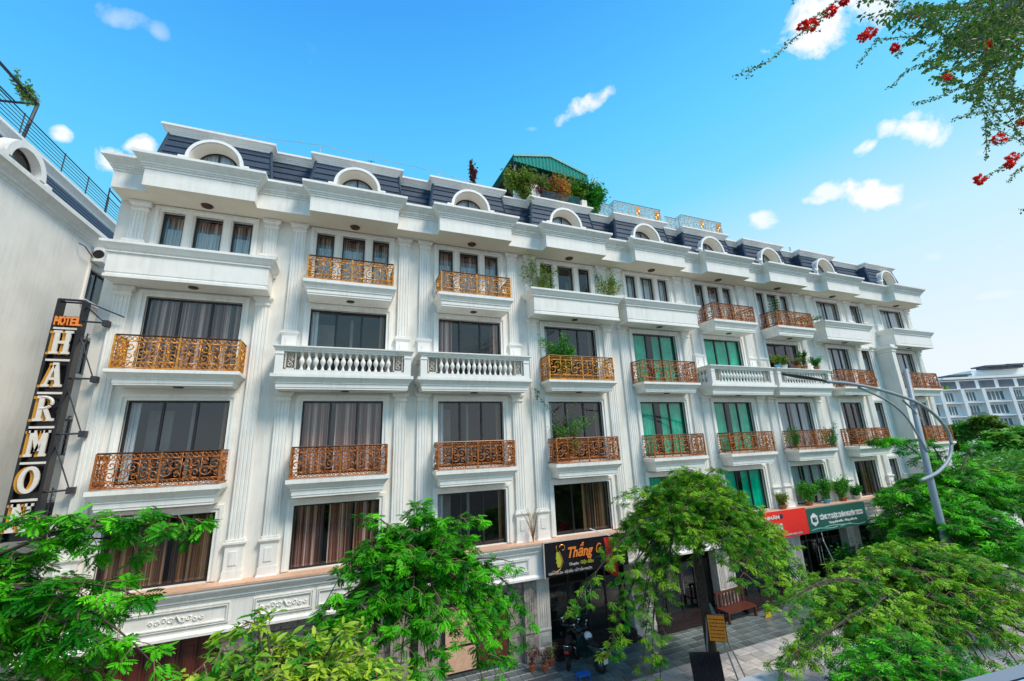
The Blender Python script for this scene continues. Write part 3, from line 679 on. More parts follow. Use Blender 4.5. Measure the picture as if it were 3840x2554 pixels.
# ------------------------------------------------------------------ ground floor shopfronts (parts of each house)
for i, hs in enumerate(HS):
    c, x0, x1 = specs[i][0], specs[i][1], specs[i][2]; a, e = x0-c, x1-c
    m_ = MT['marble'] if i > 2 else MT['rough_stone']
    for (u, v) in ((a, a+.52), (e-.52, e)):
        b = MB(); b.box(u, v, -.16, .3, .22, 2.78); b.box(u-.0, v+.0, -.22, -.16, .0, .30); b.box(u+.0, v-.0, -.2, -.16, .30, .38)
        b.box(u+.08, v-.08, -.185, -.16, .48, .86); b.box(u+.13, v-.13, -.20, -.185, .55, .79)
        for k in range(4): b.box(u+.10+k*.09, u+.13+k*.09, -.18, -.16, 1.05, 2.6)
        b.box(u, v, -.2, -.16, .94, .99); b.box(u, v, -.22, -.16, 2.66, 2.78)
        b.box(u, v, -.16, .3, 0, .22); b.build('shop_pier', m_, hs)
    u, v = a+.52, e-.52
    if i in (0,):
        b = MB(); b.box(u, v, .12, .2, 0, 2.78); wd = b.build('shopfront', MT['wood'], hs)
        for k in range(9):
            b = MB(); x = u+.1+k*(v-u-.2)/9; b.box(x, x+.3, .06, .12, .2, 2.6); b.box(x+.07, x+.23, .03, .06, .4, 1.2); b.box(x+.07, x+.23, .03, .06, 1.4, 2.4); b.build('door_leaf', MT['wood2' if k % 3 else 'wood'], wd)
    elif i in (1, 2):
        b = MB(); b.box(u, v, .12, .2, 0, 2.78); wd = b.build('shopfront', MT['rough_stone'], hs)
        r = random.Random(i)
        for row in range(7):
            x = u
            while x < v-.1:
                w_ = min(r.uniform(.3, .6), v-x); b = MB(); b.box(x+.01, x+w_-.01, r.uniform(.05, .09), .12, row*.4+.01, row*.4+.385); x += w_
                if not (i == 2 and -1.1 < x < 1.4 and row < 6): b.build('stone', MT['rough_stone'], wd)
        if i == 2:
            b = MB(); b.box(-1.15, 1.3, .03, .10, .12, 2.35); d = b.build('door', MT['frame'], wd)
            for k in range(2):
                b = MB(); x = -1.05+k*1.18; b.box(x, x+1.1, -.02, .03, .2, .9); b.box(x, x+1.1, -.02, .03, 1.0, 2.2); b.build('door_panel', MT['wood2'] if k else MT['stone'], wd)
    else:
        # recessed glass front with frames, pull handles and a polished dark step
        b = MB(); b.box(u, v, -.55, .32, 0, .14); b.box(u, v, -.25, .32, .14, .28); b.build('step', MT['granite'], hs)
        b = MB(); zz = (.28, 2.3, 2.76)
        for x in (u, u+(v-u)*.27, u+(v-u)*.5, u+(v-u)*.73, v-.07): b.box(x, x+.07, .26, .33, .28, 2.76)
        for z in (.28, 2.2, 2.70): b.box(u+.07, v-.07, .27, .32, z, z+.06)
        sf = b.build('shopfront', MT['frame'], hs)
        for k in range(4):
            xx = [u+.07, u+(v-u)*.27+.07, u+(v-u)*.5+.07, u+(v-u)*.73+.07, v]; b = MB(); b.quad((xx[k], .3, .34), (xx[k+1]-.07, .3, .34), (xx[k+1]-.07, .3, 2.2), (xx[k], .3, 2.2)); b.build('door_pane', MT['glass'], sf)
        for s_ in (-.12, .12): b = MB(); b.tube([(u+(v-u)*.5+.035+s_, .24, 1.0), (u+(v-u)*.5+.035+s_, .24, 1.9)], .022, 6); b.build('door_handle', MT['chrome'], sf)
    
# ------------------------------------------------------------------ long lightning wire on the roof edge
t = thing('roof_wire', 'thin wire on short rods running along the roof edges against the sky', 'wire', (-6.5, 16.3, 19.4))
b = MB(); b.tube([(-.05, 0, .12), (4.9, -.05, .55), (9.8, .0, .45), (13.0, .1, .2)], .012, 4); b.build('wire', MT['marble'], t)
for x, h_ in ((-.05, .12), (4.9, .55), (9.8, .45)): b = MB(); b.tube([(x, 0, 0), (x, 0, h_)], .012, 4); b.build('rod', MT['marble'], t)
for (x, y, s_, lab) in ((.4, 16.5, 1, 'small aerial on the roof edge of the second townhouse'), (27.0, 16.6, .8, 'tiny aerial on the roof edge near the far end of the terrace')):
    t = thing('roof_aerial', lab, 'aerial', (x, y, 19.4)); b = MB(); b.tube([(0, 0, 0), (0, 0, .5*s_)], .015, 4)
    for k in range(3): b.tube([(-.14*s_, 0, .25*s_+.1*k), (.14*s_, 0, .28*s_+.1*k)], .012, 4)
    b.build('mast', MT['iron'], t)

# ------------------------------------------------------------------ vertical letter sign HOTEL / HARMON
def letter(ch, w, h, d):
    """slab-serif capital as 3-D strokes, lower-left at 0,0, thickness d"""
    b = MB(); s = w*.24; f = h*.10
    def v(x, z0=0, z1=h, ss=s): b.box(x, x+ss, -d, 0, z0, z1)
    def ser(x0, x1, z): b.box(x0, x1, -d-.002, 0, z, z+f)
    def diag(xa, za, xb, zb, ss): b.prism([(xa, za), (xa+ss, za), (xb+ss, zb), (xb, zb)], -d+.002, -.002)
    if ch == 'H': v(w*.10); v(w*.90-s); b.box(w*.1, w*.9, -d+.003, 0, h*.44, h*.56); [ser(x, x+w*.42, z) for x in (0, w*.58) for z in (0, h-f)]
    elif ch == 'A': diag(w*.08, 0, w*.42, h, s*.6); diag(w*.92-s, 0, w*.38, h, s); b.box(w*.24, w*.76, -d+.003, 0, h*.28, h*.38); ser(0, w*.36, 0); ser(w*.6, w, 0); b.box(w*.36, w*.64, -d, 0, h-f, h)
    elif ch in 'RP':
        v(w*.12); pts = [(w*.2+w*.44*math.cos(t_)*1.0+w*.12, h*.72+h*.23*math.sin(t_)) for t_ in [(-90+18*k)*math.pi/180 for k in range(11)]]
        b.tube([(x, -d/2, z) for x, z in [(w*.2, h*.49)]+pts+[(w*.2, h*.95)]], w*.095, 6); ser(0, w*.45, 0)
        if ch == 'R': diag(w*.70, 0, w*.36, h*.5, s*.9); ser(w*.64, w, 0)
        b.box(0, w*.4, -d-.002, 0, h-f, h)
    elif ch == 'M': v(w*.08, ss=s*.7); v(w*.92-s, ss=s); diag(w*.46, h*.2, w*.10, h, s*.9); diag(w*.42, h*.2, w*.90-s*.8, h, s*.6); [ser(x, x+w*.34, 0) for x in (0, w*.66)]; b.box(0, w*.26, -d, 0, h-f, h); b.box(w*.74, w, -d, 0, h-f, h)
    elif ch == 'O':
        n = 20; vs = []; q = [(math.cos(2*math.pi*k/n), math.sin(2*math.pi*k/n)) for k in range(n)]
        for (rx, rz) in ((w*.48, h*.5), (w*.24, h*.37)):
            for y in (-d, 0): vs += [(w/2+rx*u, y, h/2+rz*z) for u, z in q]
        fs = []
        for k in range(n):
            k2 = (k+1) % n; fs += [(k, k2, 2*n+k2, 2*n+k), (k, k2, n+k2, n+k), (2*n+k, 2*n+k2, 3*n+k2, 3*n+k)]
        b.add(vs, fs)
    elif ch == 'N': v(w*.1, ss=s*.7); v(w*.9-s*.7, ss=s*.7); diag(w*.9-s*1.2, 0, w*.08, h, s*1.1); ser(0, w*.38, 0); b.box(0, w*.3, -d, 0, h-f, h); b.box(w*.62, w, -d, 0, h-f, h)
    return b
sg = thing('hotel_sign', 'tall black vertical hotel sign with pale serif letters on wall brackets', 'sign', (-8.15, 15.72, 6.3))
b = MB(); 
for x in (0, .58): b.box(x-.035, x+.035, 0, .30, -.6, 6.12)
b.box(0, .58, .14, .29, -.6, 5.62); b.build('panel', MT['black'], sg)
b = MB(); b.tube([(.0, .02, 6.1), (.58, .02, 6.1)], .035, 4); b.tube([(0, .28, 6.1), (.58, .28, 6.1)], .03, 4); b.build('top_bar', MT['iron'], sg)
hz = 5.32
for k, ch in enumerate('HOTEL'):
    me, p, q = text_mesh(ch, .36, MT['orange'], 'letter', .035, bold=.012); o = link('letter', me, sg); o.scale = (.125/(q-p), 1, 1); o.location = (.035-p*.125/(q-p)+k*.12, -.02, 5.30)
    me2 = me.copy(); me2.materials.clear(); me2.materials.append(MT['amber']); o2 = link('letter_side', me2, o); o2.location = (-.02, .05, 0)
for k, ch in enumerate('HARMON'):
    z = 4.42-k*.955
    o = letter(ch, .44, .70, .05).build('letter', MT['letter'], sg, loc=(.09, -.02, z))
    b = letter(ch, .44, .70, .11); b.build('letter_side', MT['amber'], o, loc=(-.10, .12, -.01))
    b = MB(); b.box(.03, .56, -.01, .13, z+.755, z+.815); b.build('divider', MT['letter'], sg)
for z in (5.5, 3.75, 2.15, .6):
    b = MB(); b.tube([(.58, .2, z), (1.08, .3, z+.02)], .03, 6); b.box(1.0, 1.14, .22, .42, z-.09, z+.09); b.tube([(.6, .15, z+1.25 if z < 5 else z+.45), (1.05, .3, z)], .018, 5); b.build('bracket', MT['iron'], sg)
b = MB(); b.tube([(.55, .0, 6.1), (1.5, .25, 5.72)], .022, 5); b.build('stay_bar', MT['iron'], sg)
# ladders of cable clips on the side of the first house
for k, (z, h_) in enumerate(((10.6, .9), (8.2, .8), (6.1, .9))):
    t = thing('cable_rack', ['highest', 'middle', 'lowest'][k]+' short black rack of cable pegs on the wall edge behind the hotel sign', 'cable rack', (-7.55, 16.2, z), 'peg racks behind the hotel sign')
    b = MB(); b.tube([(0, 0, 0), (0, 0, h_)], .018, 4)
    for j in range(6): b.tube([(0, 0, .1+j*h_/6), (.08, -.05, .1+j*h_/6)], .012, 4)
    b.build('rack', MT['iron'], t)

# ------------------------------------------------------------------ house at the left, seen along its wall
lb = thing('corner_house', 'pale grey house at the left edge with a slate mansard, round dormer and roof railing', 'house', (-10.22, 14, 0), None, R_(-2.6))
ys = [(6.55, 7.85), (7.2, 8.5)]
b = MB(); wy = [(6.5, 7.9, 13.95, 15.25), (7.0, 8.1, 11.05, 12.45), (7.0, 8.1, 7.95, 9.3), (7.0, 8.1, 4.9, 6.3)]
YS = sorted({-9, 14}|{q for o in wy for q in o[:2]}); ZS = sorted({0, 16.15}|{q for o in wy for q in o[2:]})
for p in range(len(YS)-1):
    for q in range(len(ZS)-1):
        my, mz = (YS[p]+YS[p+1])/2, (ZS[q]+ZS[q+1])/2
        if any(o[0] < my < o[1] and o[2] < mz < o[3] for o in wy): continue
        b.quad((0, YS[p], ZS[q]), (0, YS[p+1], ZS[q]), (0, YS[p+1], ZS[q+1]), (0, YS[p], ZS[q+1]))
for o in wy:
    for (y_) in o[:2]: b.quad((0, y_, o[2]), (-.25, y_, o[2]), (-.25, y_, o[3]), (0, y_, o[3]))
    for z_ in o[2:]: b.quad((0, o[0], z_), (0, o[1], z_), (-.25, o[1], z_), (-.25, o[0], z_))
b.quad((-6, 14, 0), (0, 14, 0), (0, 14, 16.15), (-6, 14, 16.15)); b.build('wall', MT['leftwall'], lb)
for k, o in enumerate(wy):
    b = MB()
    for (g, pr) in ((0, .03), (.08, .06)): b.box(0, pr, o[0]-g-.08, o[0]-g, o[2]-.02, o[3]+g+.08); b.box(0, pr, o[1]+g, o[1]+g+.08, o[2]-.02, o[3]+g+.08); b.box(0, pr, o[0]-g, o[1]+g, o[3]+g, o[3]+g+.08)
    b.box(0, .12, o[0]-.2, o[1]+.2, o[2]-.16, o[2]-.04); w = b.build('window', MT['molding'], lb)
    b = MB(); b.box(-.16, -.08, o[0], o[0]+.07, o[2], o[3]); b.box(-.16, -.08, o[1]-.07, o[1], o[2], o[3]); b.box(-.16, -.08, o[0]+.07, o[1]-.07, o[2], o[2]+.07); b.box(-.16, -.08, o[0]+.07, o[1]-.07, o[3]-.07, o[3]); ym = (o[0]+o[1])/2; b.box(-.15, -.09, ym-.03, ym+.03, o[2]+.07, o[3]-.07); b.build('frame', MT['frame'], w)
    b = MB(); b.quad((-.12, o[0], o[2]), (-.12, o[1], o[2]), (-.12, o[1], o[3]), (-.12, o[0], o[3])); b.build('pane', MT['teal'] if k == 1 else MT['glass'], w)
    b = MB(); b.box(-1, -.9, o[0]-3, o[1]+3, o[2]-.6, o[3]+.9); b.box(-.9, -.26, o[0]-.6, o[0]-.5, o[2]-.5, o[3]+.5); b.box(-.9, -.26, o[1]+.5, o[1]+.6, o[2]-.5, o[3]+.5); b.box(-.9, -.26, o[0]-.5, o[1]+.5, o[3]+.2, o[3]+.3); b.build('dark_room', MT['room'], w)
b = MB(); b.sweep([(0, 14), (0, -9)][::-1] if False else [(0, -9), (0, 14)], [(0, 16.1), (.03, 16.14), (.03, 16.18), (.09, 16.24), (.09, 16.3), (.16, 16.38), (.25, 16.5), (.32, 16.56), (.32, 16.66)], back=None); b.box(-.4, .319, -9, 14, 16.5, 16.655)
b.build('main_cornice', MT['molding'], lb)
b = MB(); b.quad((-.02, -9, 16.6), (-.02, 14, 16.6), (-.82, 14, 18.0), (-.82, -9, 18.0)); rf = b.build('mansard_roof', MT['slate'], lb)
for k in range(6):
    z = 16.62+k*.235; x = -.02-(z-16.6)/1.4*.8; b = MB()
    b.quad((x+.06, -9, z), (x+.06, 14, z), (x-.11, 14, z+.25), (x-.11, -9, z+.25)); b.quad((x+.06, -9, z), (x+.06, 14, z), (x, 14, z), (x, -9, z)); b.build('roof_board', MT['slate'], rf)
b = MB(); b.sweep([(-.84, -9), (-.84, 14)], [(0, 17.95), (0, 18.02), (.06, 18.06), (.06, 18.14), (.14, 18.24), (.22, 18.32), (.22, 18.42)], cap_lo=False, cap_hi=False); b.box(-2.4, -.843, -9, 14, 17.96, 18.415)
b.build('roof_cornice', MT['molding'], lb)
# dormer facing +x
b = MB(); n = 20; R1, R2 = .84, .62; yc, zc = 2.15, 16.78; arc = [(math.cos(math.pi*k/n), math.sin(math.pi*k/n)) for k in range(n+1)]; k1 = n+1
vs = [(.24, yc+R1*u, zc+R1*v) for u, v in arc]+[(.24, yc+R2*u, zc+R2*v) for u, v in arc]+[(-.7, yc+R1*u, zc+R1*v) for u, v in arc]+[(-.06, yc+R2*u, zc+R2*v) for u, v in arc]
fs = []
for k in range(n): fs += [(k, k+1, k1+k+1, k1+k), (k, k+1, 2*k1+k+1, 2*k1+k), (k1+k, k1+k+1, 3*k1+k+1, 3*k1+k)]
b.add(vs, fs)
for s_ in (-1, 1): b.box(.0, .30, yc+s_*.93-.13, yc+s_*.93+.13, zc-.1, zc+.0)
do = b.build('dormer', MT['molding'], lb)
b = MB(); b.add([(-.05, yc+R2*u, zc+R2*v) for u, v in arc], [tuple(range(n+1))]); b.build('pane', MT['glass'], do)
b = MB(); b.add([(-.03, yc+r_*u, zc+r_*v) for r_ in (R2, R2-.07) for u, v in arc], [(k, k+1, k+1+k1, k+k1) for k in range(n)]); b.build('frame', MT['frame'], do)
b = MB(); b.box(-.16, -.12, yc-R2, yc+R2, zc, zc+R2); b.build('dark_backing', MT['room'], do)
rr = thing('roof_railing', 'black railing of thin horizontal bars on the corner house roof edge', 'railing', (-10.98, 14, 18.42), None, R_(-2.6))
for k in range(7): b = MB(); b.tube([(0, -9, .12+k*.13), (0, 9.6, .12+k*.13)], .016 if k < 6 else .028, 4); b.build('bar', MT['iron'], rr)
for y_ in (1.6, 3.0, 5.1, 6.6, 8.1, 9.5): b = MB(); b.tube([(.0, y_, 0), (0, y_, .95)], .024, 4); b.build('post', MT['iron'], rr)
pg = thing('roof_pergola', 'dark steel pergola frame rising above the corner house railing', 'pergola', (-11.08, 14, 18.42), None, R_(-2.6))
for (p, q, r_) in (((0, 3.3, 0), (0, 3.5, 1.75), .05), ((0, 3.5, 1.75), (0.1, -6, 1.9), .05), ((0, 3.5, 1.75), (-3, 3.6, 1.5), .04), ((-.4, 3.3, 1.5), (-.5, -6, 1.62), .025), ((-.05, .9, 1.8), (-3, .5, 3.2), .03)):
    b = MB(); b.tube([p, q], r_, 6); b.build('beam', MT['iron'], pg)
fl = thing('washing_frame', 'thin grey steel frame above the corner house railing, next to the nearest townhouse', 'frame', (-10.9, 22.6, 18.4))
for p, q in (((0, 0, 0), (0, 0, 1.7)), ((0, 1.5, 0), (0, 1.5, 1.7)), ((0, 0, 1.6), (0, 1.6, 1.6))): b = MB(); b.tube([p, q], .03, 5); b.build('bar', MT['iron'], fl)
ac = thing('air_conditioner', 'small white air conditioner high on the corner house wall with a round fan', 'air conditioner', (-9.7, 20.7, 15.5))
b = MB(); b.box(-.15, .2, -.4, .4, 0, .6); b.build('case', MT['white'], ac)
b = MB(); b.lathe([(.2, .2), (.22, .215), (.05, .22), (.02, .215)], 0.02, .3, 14, axis='x'); b.build('fan', MT['frame'], ac)
b = MB(); b.lathe([(.17, -.42), (.19, -.405), (.02, -.40)], 0.03, .3, 12, axis='y'); b.build('fan_guard', MT['frame'], ac)
b = MB(); b.tube([(-.1, -.42, .1), (-.05, -1.2, .25), (-.2, -1.3, .32)], .02, 5); b.build('pipe', MT['iron'], ac)

# ------------------------------------------------------------------ roof garden, canopy and roof railings
gp = thing('roof_garden_parapet', 'white parapet with a glass railing below the roof garden', 'parapet', (9.49, 16.2, 19.42))
for bx in ((-2.35, -1.6, .4, .55, 0, .55), (-1.6, -1.15, -.03, .15, 0, .75), (1.25, 1.55, -.03, .15, 0, .45), (1.55, 2.3, .4, .55, 0, .5), (-1.601, -1.5, .15, .55, 0, .6), (1.5, 1.6, .15, .5, 0, .45)):
    b = MB(); b.box(*bx); b.build('masonry', MT['plaster'], gp)
b = MB(); b.quad((-1.15, .05, .02), (1.25, .05, .02), (1.25, .05, .55), (-1.15, .05, .55)); b.build('glass_sheet', MT['glass'], gp)
b = MB(); b.tube([(-1.15, .05, .58), (1.25, .05, .58)], .025, 6); b.build('top_rail', MT['chrome'], gp)
gr = thing('metal_canopy', 'green corrugated metal canopy roof above the roof garden', 'canopy', (9.3, 17.5, 22.0))
b = MB(); P = lambda x, y, z: (x, y, z)
x0_, xm, x1_ = -1.75, .45, 2.85
b.add([(x0_, -.1, .75), (xm, -.1, 1.25), (x1_, -.1, .55), (x0_-.2, 3.6, .75), (xm, 3.6, 1.25), (x1_, 3.6, .55)], [(0, 1, 4, 3), (1, 2, 5, 4)]); b.add([(x0_, -.13, .72), (xm, -.13, 1.22), (x1_, -.13, .52), (x1_, -.13, .42), (xm, -.13, 1.12), (x0_, -.13, .62)], [(0, 1, 4, 5), (1, 2, 3, 4)])
b.build('roof_sheet', MT['greenroof'], gr)
ns = 22; e0 = .02
for k in range(ns):     # corrugated gable sheet, piece by piece
    xa = x0_+(x1_-x0_)*k/ns; xb = x0_+(x1_-x0_)*(k+1)/ns; zt_ = lambda x: (.62+(x-x0_)/(xm-x0_)*.5) if x < xm else (1.12-(x-xm)/(x1_-xm)*.70)
    zl = lambda x: .35-(x-x0_)/(x1_-x0_)*.28
    b = MB(); xc = (xa+xb)/2; b.quad((xa, -.05, zl(xa)), (xc, -.10, zl(xc)), (xc, -.10, zt_(xc)), (xa, -.05, zt_(xa))); b.quad((xc, -.10, zl(xc)), (xb, -.05, zl(xb)), (xb, -.05, zt_(xb)), (xc, -.10, zt_(xc))); b.build('gable_sheet', MT['greenroof'], gr)
for (x, y) in ((-1.65, .1), (2.7, .1), (-1.65, 3.2), (2.7, 3.2)): b = MB(); b.box(x-.04, x+.04, y-.04, y+.04, -2.7, .5); b.build('post', MT['iron'], gr)
for k in range(2): b = MB(); b.tube([(2.3+.25*k, -.4, -1.7), (3.0+.1*k, -.3, .1)], .015, 4); b.build('stay_rod', MT['white'], gr)
b = MB(); b.quad((x0_, .3, .3), (x1_, .3, 0), (x1_, 3.4, 0), (x0_, 3.4, .3)); b.build('ceiling', MT['frame'], gr)
def roof_rail(c, lab):
    t = thing('roof_ironwork', lab, 'railing', (c, 16.2, 19.43), 'roof railings with gold flowers')
    h = .82; hb = 1.55
    for (p, q) in (((-2.35, .45), (-hb, .45)), ((-hb, .45), (-hb, 0)), ((-hb, 0), (hb, 0)), ((hb, 0), (hb, .45))):
        p, q = Vector(p), Vector(q); Ln = (q-p).length; ang = math.atan2(q.y-p.y, q.x-p.x); n = max(1, round(Ln/.45)); w = Ln/n
        for k in range(n):
            c_ = p+(q-p)*(k+.5)/n; o = link('scroll_panel', panel_mesh(w, h-.05, k % 2, MT['marble']), t, (c_.x, c_.y, .02)); o.rotation_euler = (0, 0, ang)
    b = MB(); b.tube([(-2.35, .45, h), (-hb, .45, h), (-hb, 0, h), (hb, 0, h), (hb, .45, h)], .02, 4); b.build('top_rail', MT['iron'], t)
    for x in (-.05, 1.25):
        b = MB()
        for k in range(3):
            for a_ in range(6):
                q = a_*1.047+k*.5; r_ = .2-.05*k; b.add([(x, -.04-.01*k, .35), (x+r_*math.cos(q-.35)*.7, -.05, .35+r_*math.sin(q-.35)*.7), (x+r_*math.cos(q), -.03, .35+r_*math.sin(q)), (x+r_*math.cos(q+.35)*.7, -.05, .35+r_*math.sin(q+.35)*.7)], [(0, 1, 2, 3)])
        b.box(x-.12, x+.12, -.03, -.02, .55, .72); b.build('gold_flower', MT['gold'], t)
roof_rail(14.34, 'iron scroll railing with gold flowers on the roof edge, next to the roof garden')
roof_rail(18.95, 'iron scroll railing with gold flowers on the roof edge, farther from the roof garden')

# ------------------------------------------------------------------ shop signs, flag
s1 = thing('shop_sign', 'black shop sign reading Thang in orange script with a gold face emblem', 'sign', (7.27, 15.6, 2.82))
b = MB(); b.box(0, 3.75, 0, .04, 0, 1.20); b.build('panel', MT['black'], s1)
b = MB(); b.box(-.03, 0, -.01, .05, -.03, 1.22); b.box(0, 3.75, -.01, .0, 1.18, 1.22); b.build('edge_frame', MT['marble'], s1)
put_text('Thắng', 1.0, 2.12, -.02, .58, .5, MT['orange'], s1, shear=.35, bold=.014)
put_text('G', 2.25, 2.5, -.02, .60, .5, MT['orange'], s1, shear=.35)
put_text('Chuyên:', 1.02, 1.45, -.02, .30, .13, MT['letter'], s1); put_text('Gội đầu', 1.52, 2.1, -.02, .30, .16, MT['olive'], s1, bold=.004)
put_text('CHĂM SÓC DA - GỘI ĐẦU - CẮT UỐN NHUỘM', .12, 2.0, -.02, .07, .11, MT['letter'], s1)
b = MB()       # abstract emblem: a face in profile with a flowing curl
b.add([(.50, -.015, .84), (.62, -.015, .80), (.70, -.015, .62), (.72, -.015, .45), (.62, -.015, .28), (.52, -.015, .30), (.50, -.015, .42), (.46, -.015, .46), (.50, -.015, .52), (.46, -.015, .60)], [tuple(range(10))]); b.build('emblem_face', MT['olive'], s1)
b = MB(); b.tube([(.30, -.02, .20), (.45, -.02, .15), (.62, -.02, .22), (.76, -.02, .45), (.72, -.02, .62), (.62, -.02, .85)], .018, 5); b.tube(spiral(.78, .93, .15, .05, math.pi*.9, -.8, 12), .018, 5); b.tube([(.52, -.02, .85), (.50, -.02, 1.0), (.54, -.02, 1.06)], .02, 5); b.build('emblem_curl', MT['gold'], s1)
fg = thing('flag', 'red flag with a yellow star hanging in front of the black shop sign', 'flag', tuple(at(1383, 1234, 14.8)))
b = MB(); nu, nv = 10, 12; vs = []
for j in range(nv+1):
    for k in range(nu+1):
        u, v_ = k/nu, j/nv; vs.append((.02+u*.52-.12*v_*v_+.04*math.sin(v_*4+u*3), -.15-.25*v_+.05*math.sin(u*7+v_*2), -.05-v_*1.05-.32*u*v_+(.0 if v_ else 0)))
b.add(vs, [(j*(nu+1)+k, j*(nu+1)+k+1, (j+1)*(nu+1)+k+1, (j+1)*(nu+1)+k) for j in range(nv) for k in range(nu)]); b.build('cloth', MT['redflag'], fg, True)
b = MB(); pts = []
for k in range(10): r_ = .15 if k % 2 == 0 else .06; a_ = math.pi/2+k*math.pi/5+.15; pts.append((.22+r_*.8*math.cos(a_), -.345, -.62+r_*1.2*math.sin(a_)))
b.add(pts, [tuple(range(10))]); b.build('star', MT['yellow'], fg)
b = MB(); b.tube([(-.3, .25, .25), (.3, -.2, .0)], .02, 5); b.build('pole', MT['white'], fg)
s2 = thing('shop_banner', 'red shop banner with white lettering, half hidden by the tree', 'sign', (18.9, 15.6, 2.82))
b = MB(); b.box(0, 3.1, 0, .03, 0, 1.22); b.build('panel', MT['red'], s2)
put_text('NHÂN', .15, 1.15, -.012, .88, .2, MT['letter'], s2, bold=.008); put_text('M', .72, 1.25, -.012, .38, .36, MT['letter'], s2, bold=.02); put_text('- 0904 605 039', 1.3, 2.55, -.012, .07, .12, MT['letter'], s2)
b = MB(); b.lathe([(.001, -.03), (.1, -.02), (.14, .0)], 1.3, .98, 8, axis='y'); b.build('dark_emblem', MT['iron'], s2)
s3 = thing('shop_banner', 'dark green shop banner with white company lettering and a hexagon logo', 'sign', (22.02, 15.6, 2.82))
b = MB(); b.box(0, 4.75, 0, .03, 0, 1.12); b.build('panel', MT['greensign'], s3)
put_text('CÔNG TY DƯỢC CHÂN NGUYÊN TECCO', .92, 4.45, -.012, .55, .3, MT['white'], s3, bold=.012)
put_text('Cùng phát triển - Vững niềm tin', 1.55, 3.85, -.012, .32, .13, MT['white'], s3, bold=.004)
b = MB(); b.add([(.5+.30*math.cos(R_(30+60*k)), -.012, .6+.32*math.sin(R_(30+60*k))) for k in range(6)], [(0, 1, 2, 3, 4, 5)]); b.build('hexagon_logo', MT['white'], s3)
put_text('RG', .36, .64, -.03, .5, .3, MT['greensign'], s3, bold=.004)
b = MB()
for x0q, x1q, z_, dz_ in ((.15, 2.2, .10, .09), (1.2, 3.3, .17, .05), (2.4, 4.5, .09, .10)):
    for k in range(12): xa, xb = x0q+(x1q-x0q)*k/12, x0q+(x1q-x0q)*(k+1)/12; za, zb2 = z_+dz_*math.sin(k*.5)*.5+dz_*k/12*.4, z_+dz_*math.sin((k+1)*.5)*.5+dz_*(k+1)/12*.4; b.quad((xa, -.008, za), (xb, -.008, zb2), (xb, -.008, zb2+.03), (xa, -.008, za+.03))
b.build('wave_print', MT['seafoam'], s3)
lt = thing('sign_lamp', 'thin white angled lamp arm hanging below the green banner', 'lamp arm', (22.9, 15.7, 2.8)); b = MB(); b.tube([(.1, 0, .0), (-.15, -.2, -.4), (.45, -.1, -1.5)], .025, 5); b.build('arm', MT['white'], lt)
# ------------------------------------------------------------------ foliage
def pinnate(n=7, w=.15, l=.36):
    v, f = [], []
    for i in range(n):
        t = .12+.84*i/n; q = l*(1-.45*abs(t-.45))
        for s in (-1, 1):
            z0 = -.22*t*t; a = .62; dx, dy = math.cos(a)*q, math.sin(a)*q*1.5*s
            px, py = -w*.5*math.sin(a), w*.5*math.cos(a)*s
            o = len(v); v += [(t, 0, z0), (t+dx*.5-px, dy*.5-py*.4, z0-.02), (t+dx, dy, z0-.11), (t+dx*.5+px, dy*.5+py, z0-.03)]; f.append((o, o+1, o+2, o+3))
    o = len(v); v += [(.94, 0, -.2), (1.05, -.07, -.24), (1.22, 0, -.32), (1.05, .07, -.24)]; f.append((o, o+1, o+2, o+3))
    return np.array(v, 'f'), np.array(f)
def simple(w=.34):
    v = [(0, 0, 0), (.3, -w*.5, .05), (.65, -w*.42, .0), (1, 0, -.15), (.65, w*.42, .0), (.3, w*.5, .05), (.32, 0, -.02), (.66, 0, -.06)]
    return np.array(v, 'f'), np.array([(0, 1, 6, 6), (1, 2, 7, 6), (2, 3, 7, 7), (0, 6, 5, 5), (6, 7, 4, 5), (7, 3, 4, 4)])
def rhomb(w=.5):
    return np.array([(0, 0, 0), (.5, -w/2, .04), (1, 0, -.06), (.5, w/2, .04)], 'f'), np.array([(0, 1, 2, 3)])
PIN, SIM, RHO = pinnate(5, .2, .42), simple(), rhomb()
PIN5 = pinnate(3, .26, .5)
